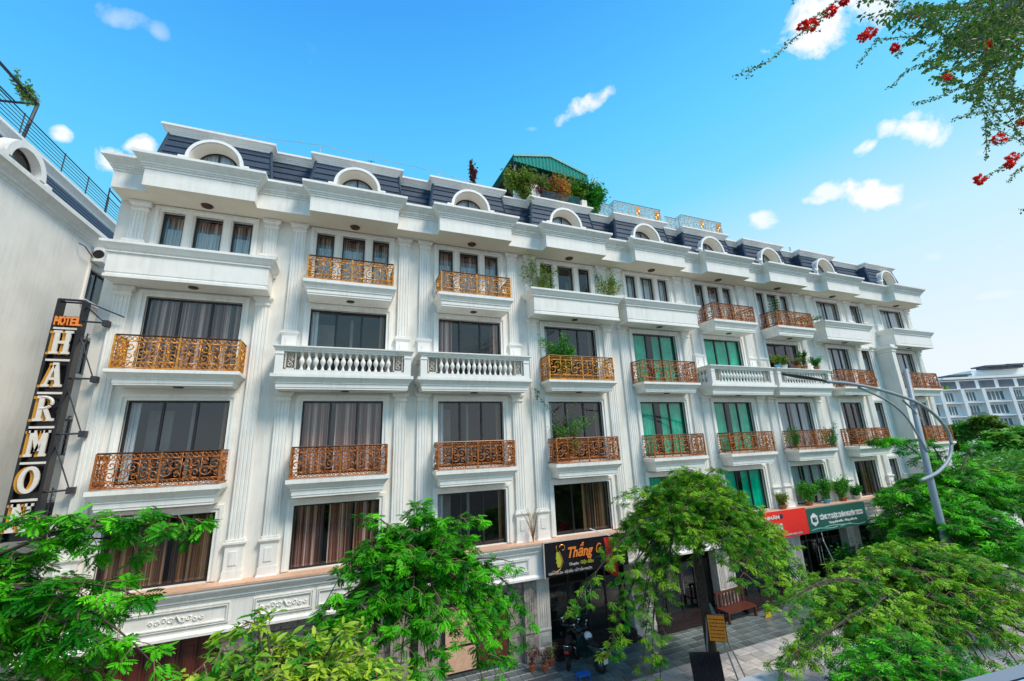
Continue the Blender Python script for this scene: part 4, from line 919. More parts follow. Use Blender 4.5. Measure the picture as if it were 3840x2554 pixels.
def leaves(name, O, D, S, tint, tpl, material, parent=None, smooth=False, upj=.5, seed=0, kind=None):
    """instance a leaf template at origins O along directions D with sizes S, merged into one mesh"""
    g = np.random.default_rng(seed)
    O, D, S = np.asarray(O, 'f'), np.asarray(D, 'f'), np.asarray(S, 'f'); n = len(O)
    D = D/np.maximum(np.linalg.norm(D, axis=1, keepdims=True), 1e-6)
    U = np.array([[0, 0, 1.]])+g.normal(0, upj, (n, 3)); U = U-D*np.sum(U*D, 1, keepdims=True); U /= np.maximum(np.linalg.norm(U, axis=1, keepdims=True), 1e-6)
    T = np.cross(U, D); V, F = tpl; k = len(V)
    P = O[:, None]+S[:, None, None]*(V[None, :, :1]*D[:, None]+V[None, :, 1:2]*T[:, None]+V[None, :, 2:]*U[:, None])
    P = P.reshape(-1, 3).astype('f')
    tris = F.shape[1] == 4 and any(len(set(f)) == 3 for f in F.tolist())
    if tris:
        fl = [tuple(dict.fromkeys(f)) for f in F.tolist()]; loops1 = [i for f in fl for i in f]; tot1 = [len(f) for f in fl]
    else: loops1 = F.reshape(-1).tolist(); tot1 = [4]*len(F)
    L1 = np.array(loops1); nl = len(L1)
    loops = (L1[None]+np.arange(n)[:, None]*k).reshape(-1).astype(np.int32)
    tot = np.tile(np.array(tot1, np.int32), n); st_ = np.concatenate([[0], np.cumsum(tot)[:-1]]).astype(np.int32)
    me = bpy.data.meshes.new(name); me.vertices.add(len(P)); me.vertices.foreach_set('co', P.ravel()); me.loops.add(len(loops)); me.loops.foreach_set('vertex_index', loops)
    me.polygons.add(len(tot)); me.polygons.foreach_set('loop_start', st_); me.polygons.foreach_set('loop_total', tot)
    a = me.attributes.new('tint', 'FLOAT', 'POINT'); tt = np.repeat(np.clip(np.asarray(tint), 0, 1), k)+np.repeat(g.normal(0, .05, n), k); a.data.foreach_set('value', np.clip(tt, 0, 1).astype('f'))
    me.update(calc_edges=True); me.validate(); me.materials.append(material)
    if smooth: me.polygons.foreach_set('use_smooth', [True]*len(me.polygons))
    o = link(name, me, parent)
    if kind: o['kind'] = kind
    return o
def bez(p0, p1, p2, t): return p0*(1-t)**2+p1*2*t*(1-t)+p2*t*t
def tree(label, base, ztop, R, drop, leafm, nb=46, lsize=.34, tpl=PIN, seed=1, trunk_r=.11, group='street trees along the terrace', boughs=(), yellow=.12, ry=None, hub=None, lat=9, name='street_tree', bark=True, step=.07, inner=True, csc=1.0, lmul=.66):
    r = random.Random(seed); x, y = base; t = thing(name, label, 'tree', (x, y, 0), group)
    ry = ry or R; hub = hub or ztop-1.2
    b = MB(); pts = [(0, 0, 0), (r.uniform(-.05, .05), r.uniform(-.05, .05), hub*.4), (r.uniform(-.1, .1), r.uniform(-.1, .1), hub*.75), (0, 0, hub+.2)]
    b.tube(pts, [trunk_r*1.25, trunk_r, trunk_r*.85, trunk_r*.6], 8); b.build('trunk', MT['bark'], t, True)
    O, D, S, T = [], [], [], []; lb_ = MB(); tw = MB()
    specs_ = []
    ga = 2.39996
    for k in range(nb):
        f = math.sqrt((k+.6)/nb); az = k*ga+r.uniform(-.25, .25); rr = f*r.uniform(.82, 1.06)
        tip = Vector((R*rr*math.cos(az), ry*rr*math.sin(az), ztop-.15-drop*rr**1.9*r.uniform(.75, 1.1)-(0 if rr > .4 else r.uniform(0, .3))))
        specs_.append((tip, r.uniform(.15, .55)*rr*R*.35, 1))
    for bb in boughs: specs_.append((Vector(bb[:3])-Vector((x, y, 0)), bb[3] if len(bb) > 3 else .5, 1.0))
    for (tip, rise, dens) in specs_:
        p0 = Vector((0, 0, hub-r.uniform(.0, .9))); mid = Vector((tip.x*.55, tip.y*.55, max(p0.z, tip.z)+rise))
        Ln = (tip-p0).length; n = max(4, int(Ln/.3)); path = [bez(p0, mid, tip, i/n) for i in range(n+1)]
        lb_.tube([q_-Vector((0, 0, .05)) for q_ in path], [trunk_r*.26*(1-.85*i/n)+.005 for i in range(n+1)], 5)
        bend = r.uniform(0, .35)
        for i in range(n+1):
            tt = i/n
            if tt < .22: continue
            p = path[i]; d = (path[min(i+1, n)]-path[max(i-1, 0)]).normalized(); side = d.cross(Vector((0, 0, 1)))
            if side.length < .1: side = Vector((1, 0, 0))
            side.normalize()
            for s_ in (-1, 1):
                if r.random() < .12: continue
                tl = r.uniform(.18, .6)*(1.1-.5*tt)*min(1, Ln/2.5+.3)*csc; dirn = (side*s_*r.uniform(.5, 1)+d*r.uniform(.0, .9)+Vector((0, 0, r.uniform(-.45, .3)))).normalized()
                drp = r.uniform(.1, .5); tint0 = r.random()**1.3*.75+(r.uniform(.3, .65) if r.random() < yellow else 0)+.3*max(0, tt-.7)  # random clump tone and yellow tips, stretched to paint crown light and shade
                ct = p+dirn*tl+Vector((0, 0, -drp*tl)); nc = r.randint(8, 15)
                if tl > .3:
                    for j in range(4):
                        q = p+dirn*tl*(.2+.2*j); dd = dirn*.5+dirn.cross(Vector((0, 0, 1)))*r.choice((-1, 1))*r.uniform(.5, 1)+Vector((0, 0, r.uniform(-.5, .1))); O.append(q); D.append(dd); S.append(lsize*lmul*r.uniform(.6, 1.0)); T.append(tint0-.12)  # leaves along the twig tinted darker, as shade inside the crown
                for j in range(nc):
                    aa = 2*math.pi*(j+r.random())/nc; ev = r.uniform(-.75, .45); hv = Vector((math.cos(aa), math.sin(aa), 0))*math.cos(ev)+dirn*.45; hv.z += math.sin(ev)
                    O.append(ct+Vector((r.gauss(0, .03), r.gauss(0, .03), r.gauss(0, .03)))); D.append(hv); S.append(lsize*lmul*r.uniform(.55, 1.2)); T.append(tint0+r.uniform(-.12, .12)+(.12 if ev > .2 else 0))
                tw.tube([p, p+dirn*tl*.5+Vector((0, 0, -drp*tl*.25)), ct], .007, 3, caps=False)
    lb_.build('limbs', MT['bark'], t, True); tag(tw.build('twigs', MT['twig'], t), kind='stuff')
    leaves('crown', [tuple(o) for o in O], [tuple(o) for o in D], S, T, tpl, leafm, t, upj=.35, seed=seed)
    return t
V = lambda x, y, Y: tuple(at(x, y, Y))
tree('leafy street tree at the left edge, reaching over the amber curtained window', (-6.2, 9.6), 6.95, 3.1, 3.4, LEAF['bright'], nb=84, seed=11, lsize=.31, boughs=[V(450, 1195, 9.2)+(.7,), V(400, 1215, 9.0)+(.6,), V(330, 1370, 8.6)+(.8,), V(280, 1350, 9.2)+(.6,), V(355, 1520, 8.2)+(.9,), V(170, 1190, 9.4)+(.4,), V(240, 1470, 8.4)+(.5,), V(300, 1240, 9.6)+(.5,)], yellow=.06)
tree('low leafy tree in the bottom left corner under the left edge tree', (-2.95, 6.8), 5.25, 1.6, 1.9, LEAF['dark'], nb=84, seed=12, lsize=.26, yellow=.04)
tree('drooping bright green tree in front of the second and third townhouses', (1.9, 12.0), 6.25, 2.6, 3.8, LEAF['bright'], nb=92, seed=13, lsize=.30, boughs=[V(740, 1400, 11.6)+(1.2,), V(1210, 1400, 12)+(1.2,), V(1180, 1290, 12)+(.5,), V(835, 1195, 12)+(.4,), V(1105, 1195, 12)+(.4,), V(800, 1290, 12)+(.5,), V(1110, 1560, 12)+(1.5,), V(870, 1500, 11)+(1.2,), V(1200, 1460, 12)+(1.2,), V(960, 1165, 12)+(.2,)], yellow=.05)
tree('drooping yellow and green tree with a dark trunk, before the teal windowed townhouses', (11.5, 12.2), 6.7, 2.9, 3.2, LEAF['mixed'], nb=215, seed=14, lsize=.27, tpl=PIN5, trunk_r=.15, boughs=[V(1325, 1390, 11.8)+(.15,), V(1865, 1330, 12)+(.7,), V(1840, 1360, 12)+(.6,), V(1500, 1555, 11.6)+(1.3,), V(1480, 1520, 11.8)+(1.3,), V(1520, 1565, 11.5)+(1.3,), V(1400, 1500, 11.9)+(.3,), V(1590, 1085, 12.2)+(.2,), V(1655, 1080, 12.2)+(.2,), V(1430, 1140, 12.2)+(.4,), V(1415, 1480, 12)+(.3,), V(1500, 1450, 11.2)+(1.2,), V(1700, 1330, 11.6)+(.9,), V(1780, 1380, 12)+(.6,), V(1420, 1370, 11.8)+(.1,), V(1480, 1400, 11.4)+(1,), V(1740, 1250, 12)+(.6,)], yellow=.17)
tree('small tree with large yellow green leaves at the bottom edge of the view', (-.5, 6.3), 5.6, 1.75, 1.5, LEAF['yellow'], nb=230, seed=15, csc=.8, lsize=.22, tpl=SIM, trunk_r=.06, boughs=[V(470, 1530, 5.8)+(.5,), V(560, 1445, 6.2)+(.3,), V(600, 1430, 6.4)+(.2,), V(820, 1440, 6.2)+(.3,), V(930, 1560, 6)+(.5,)], yellow=.35, step=.09, group='small trees below the camera')
tree('wide leafy tree with yellow tips filling the bottom right corner', (14.6, 7.6), 4.9, 4.6, 3.0, LEAF['mixed'], nb=140, seed=16, lsize=.22, tpl=PIN5, trunk_r=.16, ry=2.6, boughs=[V(1790, 1400, 7.6)+(.9,), V(1830, 1370, 7.6)+(.7,), V(1800, 1540, 7.2)+(.9,), V(1930, 1330, 8)+(.5,), V(2060, 1285, 8.4)+(.4,), V(2000, 1420, 6.8)+(.6,), V(2200, 1330, 7.6)+(.4,), V(1870, 1490, 6.8)+(.6,), V(2100, 1500, 6.3)+(.7,), V(2200, 1480, 6.2)+(.7,), V(2300, 1460, 6.0)+(.7,), V(2000, 1520, 6.4)+(.7,), V(2150, 1430, 6.5)+(.5,), V(2280, 1400, 6.4)+(.5,), V(2250, 1540, 6)+(.8,), V(2050, 1560, 6)+(.8,)], yellow=.28, group='small trees below the camera')
tree('lower leafy tree at the bottom edge in front of the wide yellow tipped tree', (9.6, 5.5), 4.15, 2.3, 1.8, LEAF['bright'], nb=90, seed=17, lsize=.2, tpl=PIN5, yellow=.06, ry=1.3, group='small trees below the camera')
tree('full dark green tree behind the curved lamp post at the right edge', (28.8, 12.4), 5.9, 5.4, 2.4, LEAF['bright'], nb=66, seed=18, lsize=.42, trunk_r=.2, tpl=PIN5, ry=3.4, boughs=[V(2022, 1012, 12)+(.4,), V(2050, 1140, 12)+(.6,), V(2130, 1015, 12.5)+(.2,), V(2260, 1020, 12.5)+(.2,)], yellow=.16)
tree('leafy tree between the lamp post and the pale corner pier', (22.8, 9.9), 4.9, 2.9, 2.4, LEAF['bright'], nb=64, seed=19, lsize=.36, trunk_r=.12, yellow=.12, tpl=PIN5)
tree('green tree at the far right edge above the cafe tables', (36.5, 13), 5.4, 4.2, 3.0, LEAF['mixed'], nb=64, seed=20, lsize=.45, trunk_r=.2, tpl=PIN5, yellow=.2)

# bougainvillea hanging into the top right corner
vn = thing('bougainvillea', 'bougainvillea with red flower clusters hanging into the top right corner', 'vine', tuple(at(2345, 20, 2.6)))
vo = Vector(vn.location); r = random.Random(5)
bm_ = MB(); O, D, S, T = [], [], [], []; FO, FD, FS, FT = [], [], [], []
def vine(pts, dens, ls, rad=.006, tipthin=True, flowers=()):
    P_ = [Vector(p)-vo for p in pts]; bm_.tube(P_, [rad*(1-.75*i/(len(P_)-1)) for i in range(len(P_))], 4, caps=False)
    for a, b_ in zip(P_[:-1], P_[1:]):
        n = max(1, int((b_-a).length/dens))
        for i in range(n):
            if r.random() < .25: continue
            p = a+(b_-a)*(i+r.random())/n; O.append(p+Vector((r.uniform(-.03, .03), r.uniform(-.03, .03), r.uniform(-.03, .02)))); D.append((r.uniform(-1, 1), r.uniform(-1, 1), r.uniform(-1.2, .3))); S.append(ls*r.uniform(.45, 1.25)); T.append(r.random()**1.4)
def flower(x, y, Y, rad, n=80):
    c_ = Vector(at(x, y, Y))-vo; rad *= 1.15
    for i in range(n):
        q = Vector((r.gauss(0, 1), r.gauss(0, 1), r.gauss(0, 1))).normalized()*rad*r.random()**.4; FO.append(c_+q); FD.append(q+Vector((r.uniform(-.02, .02),)*3)); FS.append(.055*r.uniform(.7, 1.2)); FT.append(r.random()*.6)
vine([V(1960, -30, 2.6), V(1905, 20, 2.6), V(1880, 60, 2.55), V(1850, 70, 2.5), V(1810, 105, 2.5), V(1770, 140, 2.5), V(1735, 155, 2.5), V(1690, 175, 2.5)], .012, .035)
vine([V(1905, 20, 2.6), V(1870, 45, 2.6), V(1885, 70, 2.6)], .008, .04); vine([V(1735, 155, 2.5), V(1715, 180, 2.5)], .015, .03); vine([V(1830, -20, 2.6), V(1825, 8, 2.6)], .01, .03)
# the hanging mass: long shoots out of the corner towards the left and down
for k in range(98):
    u = r.random(); w = r.random()
    sx, sy = 2330+r.uniform(-60, 90), r.uniform(-80, 160) if u < .7 else r.uniform(100, 380)
    ex = r.choice((1, 1, 1)) and (2358-(2358-1965)*(r.random()**.8)*(1-max(0, (w-.0))*.55)); ey = -20+w*320+r.uniform(-20, 30)
    lim = 30+ (ex-1975)*.86+r.uniform(-30, 20)
    ey = min(ey, lim); Y0 = 2.6+r.uniform(-.35, .5)
    mx_, my_ = (sx+ex)/2+r.uniform(-25, 25), (sy+ey)/2-r.uniform(5, 40)
    pp = [V(sx+(ex-sx)*0, sy, Y0), V(sx*.25+mx_*.5+ex*.25, sy*.25+my_*.5+ey*.25, Y0+r.uniform(-.05, .05)), V(sx*.06+mx_*.34+ex*.6, sy*.06+my_*.34+ey*.6, Y0), V(ex, ey, Y0+r.uniform(-.1, .1))]
    vine(pp, .024, .074)
for (a, b_, c_) in (((2358, 330, 2.8), (2300, 300, 2.8), (2262, 290, 2.8)), ((2358, 350, 2.7), (2320, 380, 2.7), (2255, 415, 2.7)), ((2358, 250, 2.7), (2250, 260, 2.7), (2190, 275, 2.7)), ((2350, 300, 2.6), (2310, 330, 2.6), (2285, 330, 2.6)), ((2370, 470, 2.7), (2358, 485, 2.7), (2345, 480, 2.7)), ((2250, 180, 2.7), (2170, 220, 2.7), (2100, 240, 2.7)), ((2200, 120, 2.7), (2090, 160, 2.7), (2045, 205, 2.7)), ((2150, 80, 2.7), (2020, 90, 2.7), (1975, 150, 2.7)), ((2358, 380, 2.7), (2335, 400, 2.7), (2320, 420, 2.7))):
    vine([V(*a), V(*b_), V(*c_)], .012, .04)
for (x, y, rd) in ((1912, 28, .045), (1945, 2, .03), (1868, 58, .05), (1850, 60, .03), (2003, 75, .05), (1988, 85, .035), (2180, 178, .035), (2300, 320, .055), (2332, 362, .045), (2325, 378, .04), (2257, 413, .045), (2352, 280, .04), (2105, 35, .045), (2275, 105, .04), (2060, 110, .03)): flower(x, y, 2.55, rd)
bm_.build('stems', MT['twig'], vn)
leaves('foliage', [tuple(o) for o in O], D, S, T, (rhomb(.62)), LEAF['vine'], vn, upj=.9, seed=3)
leaves('flowers', [tuple(o) for o in FO], [tuple(o) for o in FD], FS, FT, rhomb(.8), LEAF['petal'], vn, upj=.9, seed=4)
bmn = thing('pergola_beam', 'grey beam end in the very top right corner above the bougainvillea', 'beam', tuple(at(2352, -2, 2.5)))
b = MB(); b.box(-.10, .8, -.1, 1.2, -.03, .1); b.build('beam', MT['rim'], bmn)

# ------------------------------------------------------------------ bushes, potted plants, creepers
def shrub(label, cat, loc, rad, leafm, n=500, ls=.09, pot=None, potr=.16, poth=.26, tpl=None, seed=0, name='potted_plant', group=None, zc=None, stems=8, tall=1.0, wild=0, tint=None):
    r = random.Random(seed); t = thing(name, label, cat, loc, group)
    z0 = 0
    if pot:
        b = MB(); b.lathe([(potr*.7, 0), (potr*.95, poth*.85), (potr*1.1, poth*.86), (potr*1.1, poth), (potr*.9, poth), (potr*.9, poth*.93)], 0, 0, 14); b.build('pot', pot, t, False); z0 = poth*.9
    O, D, S, T = [], [], [], []; sm = MB(); n = int(n*2.1); ls *= 1.12; rad = tuple(q_*1.15 for q_ in rad)
    for k in range(stems):
        az = k*2.4+r.uniform(-.3, .3); ln = r.uniform(.6, 1.1); tip = Vector((rad[0]*math.cos(az)*ln, rad[1]*math.sin(az)*ln, z0+rad[2]*2*tall*r.uniform(.55, 1)))
        if wild and r.random() < wild: tip = Vector((tip.x*1.8, tip.y*1.5, tip.z*r.uniform(.7, 1.35)))
        mid = Vector((tip.x*.35, tip.y*.35, z0+(tip.z-z0)*.75)); p0 = Vector((0, 0, z0)); path = [bez(p0, mid, tip, i/6) for i in range(7)]; sm.tube(path, .008, 4, caps=False)
        tn = r.random() if tint is None else tint+r.uniform(-.2, .2)
        for i in range(n//stems):
            u = r.random()**.6; p = bez(p0, mid, tip, u)+Vector((r.gauss(0, rad[0]*.16), r.gauss(0, rad[1]*.16), r.gauss(0, rad[2]*.2)))
            p.z = max(p.z, z0-.02 if pot else .0)
            O.append(tuple(p)); D.append((p.x+r.uniform(-.5, .5), p.y+r.uniform(-.5, .5), r.uniform(-.5, .6))); S.append(ls*r.uniform(.6, 1.3)); T.append(tn+r.uniform(-.25, .25))
    sm.build('stems', MT['twig'], t); leaves('foliage', O, D, S, T, tpl or rhomb(.45), leafm, t, upj=.7, seed=seed)
    return t
G = 'potted plants on the balconies'
shrub('spindly yellow green plant on the left end of the parapet under the roof garden', 'plant', (7.85, 15.75, 13.9), (.42, .3, .62), LEAF['garden'], 560, .10, MT['whitepot'], seed=1, group=G, wild=.3, stems=11)
shrub('bushy plant at the gap between the two long solid parapets', 'plant', (11.55, 15.75, 13.9), (.42, .3, .6), LEAF['garden'], 560, .10, MT['whitepot'], seed=2, group=G, wild=.25, stems=11)
shrub('fern like bright green plant rising over the third-floor railing of the roof garden house', 'plant', (8.75, 15.75, 10.35), (.5, .3, .7), LEAF['pot'], 900, .11, MT['clay'], seed=3, group=G, wild=.35, stems=14)
shrub('pinkish bushy plant behind the second-floor railing of the roof garden house', 'plant', (8.75, 15.8, 6.95), (.42, .3, .45), LEAF['pink'], 800, .09, MT['clay'], seed=4, group=G, wild=.2, stems=12)
shrub('green shoots above the pinkish plant on the second-floor railing', 'plant', (8.9, 15.7, 7.6), (.55, .3, .45), LEAF['pot'], 380, .09, None, seed=5, group=G, wild=.5, stems=9, name='climbing_plant')
cr = thing('climbing_plant', 'thin dark vine hanging across the pilaster left of the roof garden house windows', 'vine', (7.7, 16.0, 8.9))
b = MB(); O, D, S = [], [], []; r = random.Random(9)
for pts in ([(-.35, -.05, 1.1), (-.2, -.2, .7), (.1, -.25, .3), (.5, -.3, -.1), (.75, -.35, -.6)], [(-.35, -.05, 1.1), (-.15, -.1, .9), (-.3, -.1, .6)], [(.75, -.3, -.6), (1.1, -.3, .2), (1.5, -.35, .45)]):
    b.tube(pts, .009, 4)
    for p, q in zip(pts[:-1], pts[1:]):
        for k in range(24): u = r.random(); O.append(tuple(p[i]+(q[i]-p[i])*u+r.uniform(-.06, .06) for i in range(3))); D.append((r.uniform(-1, 1), r.uniform(-1, 1), r.uniform(-1, .3))); S.append(.085)
b.build('stems', MT['twig'], cr); leaves('foliage', O, D, S, [.1]*len(O), rhomb(.5), LEAF['dark'], cr, seed=2)
b = MB(); t = thing('climbing_plant', 'thin vine trailing over the roof edge at the left end of the roof garden', 'vine', (7.55, 16.1, 19.4)); O, D, S = [], [], []
pts = [(0, 0, .6), (.02, -.35, .1), (.05, -.45, -.6), (.0, -.5, -1.3), (.03, -.5, -1.9)]; b.tube(pts, .008, 4)
for p, q in zip(pts[:-1], pts[1:]):
    for k in range(60 if q[2] > -1 else 6): u = r.random(); O.append(tuple(p[i]+(q[i]-p[i])*u+r.uniform(-.12, .12) for i in range(3))); D.append((r.uniform(-1, 1), r.uniform(-1, 1), r.uniform(-1, .3))); S.append(.1)
b.build('stems', MT['twig'], t); leaves('foliage', O, D, S, [.5]*len(O), rhomb(.5), LEAF['garden'], t, seed=2)
# conifer-like pot tree and cycad
t = thing('potted_tree', 'small tiered potted conifer rising behind a top floor railing', 'tree', (22.9, 15.6, 13.65), G)
b = MB(); b.lathe([(.15, 0), (.2, .28), (.17, .28)], 0, 0, 12); b.build('pot', MT['clay'], t); b = MB(); b.tube([(0, 0, .2), (0.03, 0, 1.75)], .018, 5); b.build('trunk', MT['bark'], t)
O, D, S = [], [], []
for k in range(7):
    z = .65+k*.17; L_ = .55-.055*k
    for j in range(9):
        a_ = j*.698+k; dr_ = Vector((math.cos(a_), math.sin(a_), -.12))
        for q in range(10): O.append(tuple(Vector((0, 0, z))+dr_*L_*q/10)); D.append(tuple(dr_+Vector((r.uniform(-.6, .6), r.uniform(-.6, .6), .1)))); S.append(.10)
leaves('crown', O, D, S, [r.random()*.4 for _ in O], rhomb(.4), LEAF['dark'], t, seed=6)
t = thing('potted_palm', 'low dark cycad on the left end of the farther solid parapet', 'plant', (25.75, 15.6, 13.9), G)
b = MB(); b.lathe([(.15, 0), (.2, .3), (.17, .3)], 0, 0, 12); b.build('pot', MT['whitepot'], t)
O, D, S = [], [], []
for j in range(16):
    a_ = j*.4; v = Vector((math.cos(a_), math.sin(a_), 0))
    O.append((0, 0, .36)); D.append(tuple(v+Vector((0, 0, .45)))); S.append(.62)
leaves('fronds', O, D, S, [r.random()*.3 for _ in O], pinnate(14, .05, .16), LEAF['dark'], t, upj=.1, seed=6)
for k, (x, m_, pt, rd, lab) in enumerate(((21.9, 'garden', 'bluepot', .3, 'yellow green plant in a blue pot on the stone balustrade'), (22.45, 'garden', 'whitepot', .25, 'small plant in a white pot second on the stone balustrade'), (23.5, 'pink', 'clay', .24, 'low reddish plant in a clay pot on the stone balustrade'), (24.1, 'dark', 'clay', .26, 'taller dark plant in a clay pot on the stone balustrade'), (25.1, 'dark', 'clay', .34, 'wide dark bush in a clay pot at the right end of the stone balustrade'))):
    shrub(lab, 'plant', (x, 15.45, 11.2), (rd, .2, rd*(1.5 if k == 3 else .8)), LEAF[m_], 420, .085, MT[pt], .15, .2, seed=20+k, group=G, stems=9)
for k, (x, s_, lab) in enumerate(((22.0, .8, 'creeper leaves at the left of the second-floor railing of the seventh townhouse'), (25.0, 1.0, 'creeper leaves at the right of the second-floor railing of the seventh townhouse'))):
    shrub(lab, 'plant', (x, 15.4, 6.95), (.35*s_, .15, .45), LEAF['dark'], 420, .075, None, seed=30+k, group=G, stems=10, wild=.3, name='climbing_plant')
for k, (x, rd, hh, m_, pt, lab) in enumerate(((20.9, .22, .26, 'garden', 'clay', 'small yellowish plant on the ledge over the red banner'), (22.9, .62, .42, 'pot', 'clay', 'wide bright green bush on the ledge over the green banner, leftmost'), (24.3, .48, .5, 'pot', 'bluepot', 'taller green bush with a dark peak on the ledge over the green banner'), (25.7, .5, .44, 'pot', 'clay', 'round green bush on the ledge over the green banner, rightmost of the big ones'), (26.9, .3, .25, 'dark', 'whitepot', 'small dark plant on the ledge just right of the green banner'))):
    shrub(lab, 'plant', (x, 15.95, 4.03), (rd, .25, hh), LEAF[m_], int(900*rd/.5), .10, MT[pt], .2, .2, seed=40+k, group='plants on the first-floor ledge', stems=14)
shrub('dry brown twiggy plant on the ledge left of the black shop sign', 'plant', (6.95, 15.85, 4.03), (.3, .18, .55), LEAF['fire'], 60, .05, None, seed=50, name='dry_plant', group='plants on the first-floor ledge', stems=16, wild=.2)
shrub('dark red cordyline standing on the roof edge left of the roof garden', 'plant', (4.95, 16.4, 19.42), (.12, .12, .62), LEAF['maroon'], 170, .15, None, seed=51, name='cordyline', stems=9, tint=.3)
shrub('orange flowers on the cornice beside the far dormers', 'plant', (25.1, 15.6, 17.3), (.4, .15, .2), LEAF['fire'], 260, .08, None, seed=52, name='flower_box', stems=8)
GG = 'plants of the roof garden'
for k, (x, rd, hh, m_, n, lab) in enumerate(((7.7, .8, .95, 'garden', 1500, 'tall light green shrub at the left end of the roof garden'), (8.8, .55, .75, 'pink', 900, 'reddish mixed shrub in the roof garden, second from the left'), (9.6, .5, .8, 'fire', 900, 'orange flowering shrub in the middle of the roof garden'), (10.5, .6, .65, 'pot', 1000, 'bright green round shrub right of the orange one'), (11.5, .75, .85, 'dark', 1300, 'dark green shrub at the right end of the roof garden'), (10.9, .6, 1.0, 'garden', 900, 'tall loose green shrub under the canopy edge'), (8.3, .4, .35, 'maroon', 420, 'low dark red plant behind the roof garden parapet'), (12.0, .4, .8, 'dark', 500, 'loose bluish green shrub leaning past the right end of the roof garden'))):
    shrub(lab, 'shrub', (x, 16.6+.3*(k % 2), 19.45), (rd*1.05, .5, hh*.82), LEAF[m_], int(n*1.9), .13, None, seed=60+k, name='garden_shrub', group=GG, stems=18, wild=.12)
shrub('climber with yellow green leaves and orange flowers on the corner house pergola', 'plant', tuple(ray(52/.61406, 232/.61406)*(-11.0/ray(52/.61406, 232/.61406).x)+Vector((0, 0, H))), (.15, .55, .30), LEAF['garden'], 210, .11, None, seed=70, name='climbing_plant', stems=14)
for k, (x, y, lab) in enumerate(((6.55, 15.55, 'red flowering plant in a clay pot at the pier left of the black glass shop'), (6.95, 15.35, 'small red pot plant standing at the same pier, nearer the paving'), (7.3, 15.6, 'yellowish pot plant at the foot of the pale pier'))):
    shrub(lab, 'plant', (x, y, 0), (.2, .2, .22), LEAF['maroon' if k < 2 else 'garden'], 120, .06, MT['clay'], .13, .22, seed=80+k, group='pots beside the shop pier', stems=8)
for k, (x, y, rd, hh) in enumerate(((27.5, 15.2, .9, 1.3), (29.6, 15.4, .8, 1.6), (24.9, 15.6, .8, .8))):
    shrub(['round bush before the pale pier right of the green banner', 'taller loose bush before the corner pier', 'low bush in front of the dark shop under the green banner'][k], 'bush', (x, y, 0), (rd, .6, hh), LEAF['dark'], 1100, .16, None, seed=90+k, name='bush', group='bushes before the far shops', stems=16)
shrub('bright blurred green leaf tips low at the right edge', 'bush', (13.4, 5.2, 4.35), (.5, .3, .4), LEAF['pot'], 160, .16, None, seed=95, name='bush', stems=6) if False else None
# ------------------------------------------------------------------ street lamp with hooked arm
lp = thing('street_lamp', 'grey street lamp post with a long curved arm and a hooked brace', 'street lamp', (21.5, 10, 0))
def L2(x, y): p = at(x, y, 10.0); return (p.x-21.5, 0, p.z)
b = MB(); p = L2(2085, 850); q = L2(2150, 1140); b.tube([p, q, (q[0]-.1, 0, 2.5), (q[0]-.15, 0, 0)], [.085, .12, .14, .16], 12); b.build('pole', MT['steel'], lp, True)
def crv(pts, n=28):
    pts = [Vector(p) for p in pts]; o = []
    P_ = [pts[0]*2-pts[1]]+pts+[pts[-1]*2-pts[-2]]
    for i in range(1, len(P_)-2):
        a, b_, c_, d = P_[i-1:i+3]
        for k in range(6):
            t = k/6; o.append(.5*((2*b_)+(c_-a)*t+(2*a-5*b_+4*c_-d)*t*t+(3*b_-a-3*c_+d)*t**3))
    o.append(pts[-1]); return o
off = lambda P_, dy: [(a, dy, c_) for a, _, c_ in P_]
b = MB(); b.tube(crv(off([L2(1890, 880), L2(1940, 884), L2(2000, 895), L2(2060, 912), L2(2110, 933), L2(2150, 965), L2(2176, 1005), L2(2176, 1050), L2(2150, 1085), L2(2108, 1106)], -.16)), .062, 8); b.build('curved_arm', MT['steel'], lp, True)
b = MB(); b.tube(crv(off([L2(1970, 893), L2(2030, 920), L2(2075, 955), L2(2105, 1000), L2(2128, 1040)], -.1)), .042, 8); b.build('brace', MT['steel'], lp, True)
b = MB(); b.tube(crv(off([L2(2075, 922), L2(2100, 945), L2(2118, 968)], -.05)), .04, 8); b.build('brace', MT['steel'], lp, True)
b = MB(); p0, p1 = Vector(L2(1795, 864)), Vector(L2(1895, 880)); d = (p1-p0); vs = []
for i in range(7):
    u = i/6; c_ = p0+d*u+Vector((0, -.16, 0)); w = .05+.13*math.sin(math.pi*min(1, u*.9+.12)); h_ = .035+.05*math.sin(math.pi*u*.8+.3)
    b_ = [(c_.x, c_.y-w, c_.z), (c_.x, c_.y, c_.z+h_), (c_.x, c_.y+w, c_.z), (c_.x, c_.y, c_.z-h_*.5)]; vs += b_
b.add(vs, [(i*4+j, i*4+(j+1) % 4, (i+1)*4+(j+1) % 4, (i+1)*4+j) for i in range(6) for j in range(4)]+[(0, 1, 2, 3), (24, 25, 26, 27)]); b.build('lamp_head', MT['iron'], lp)
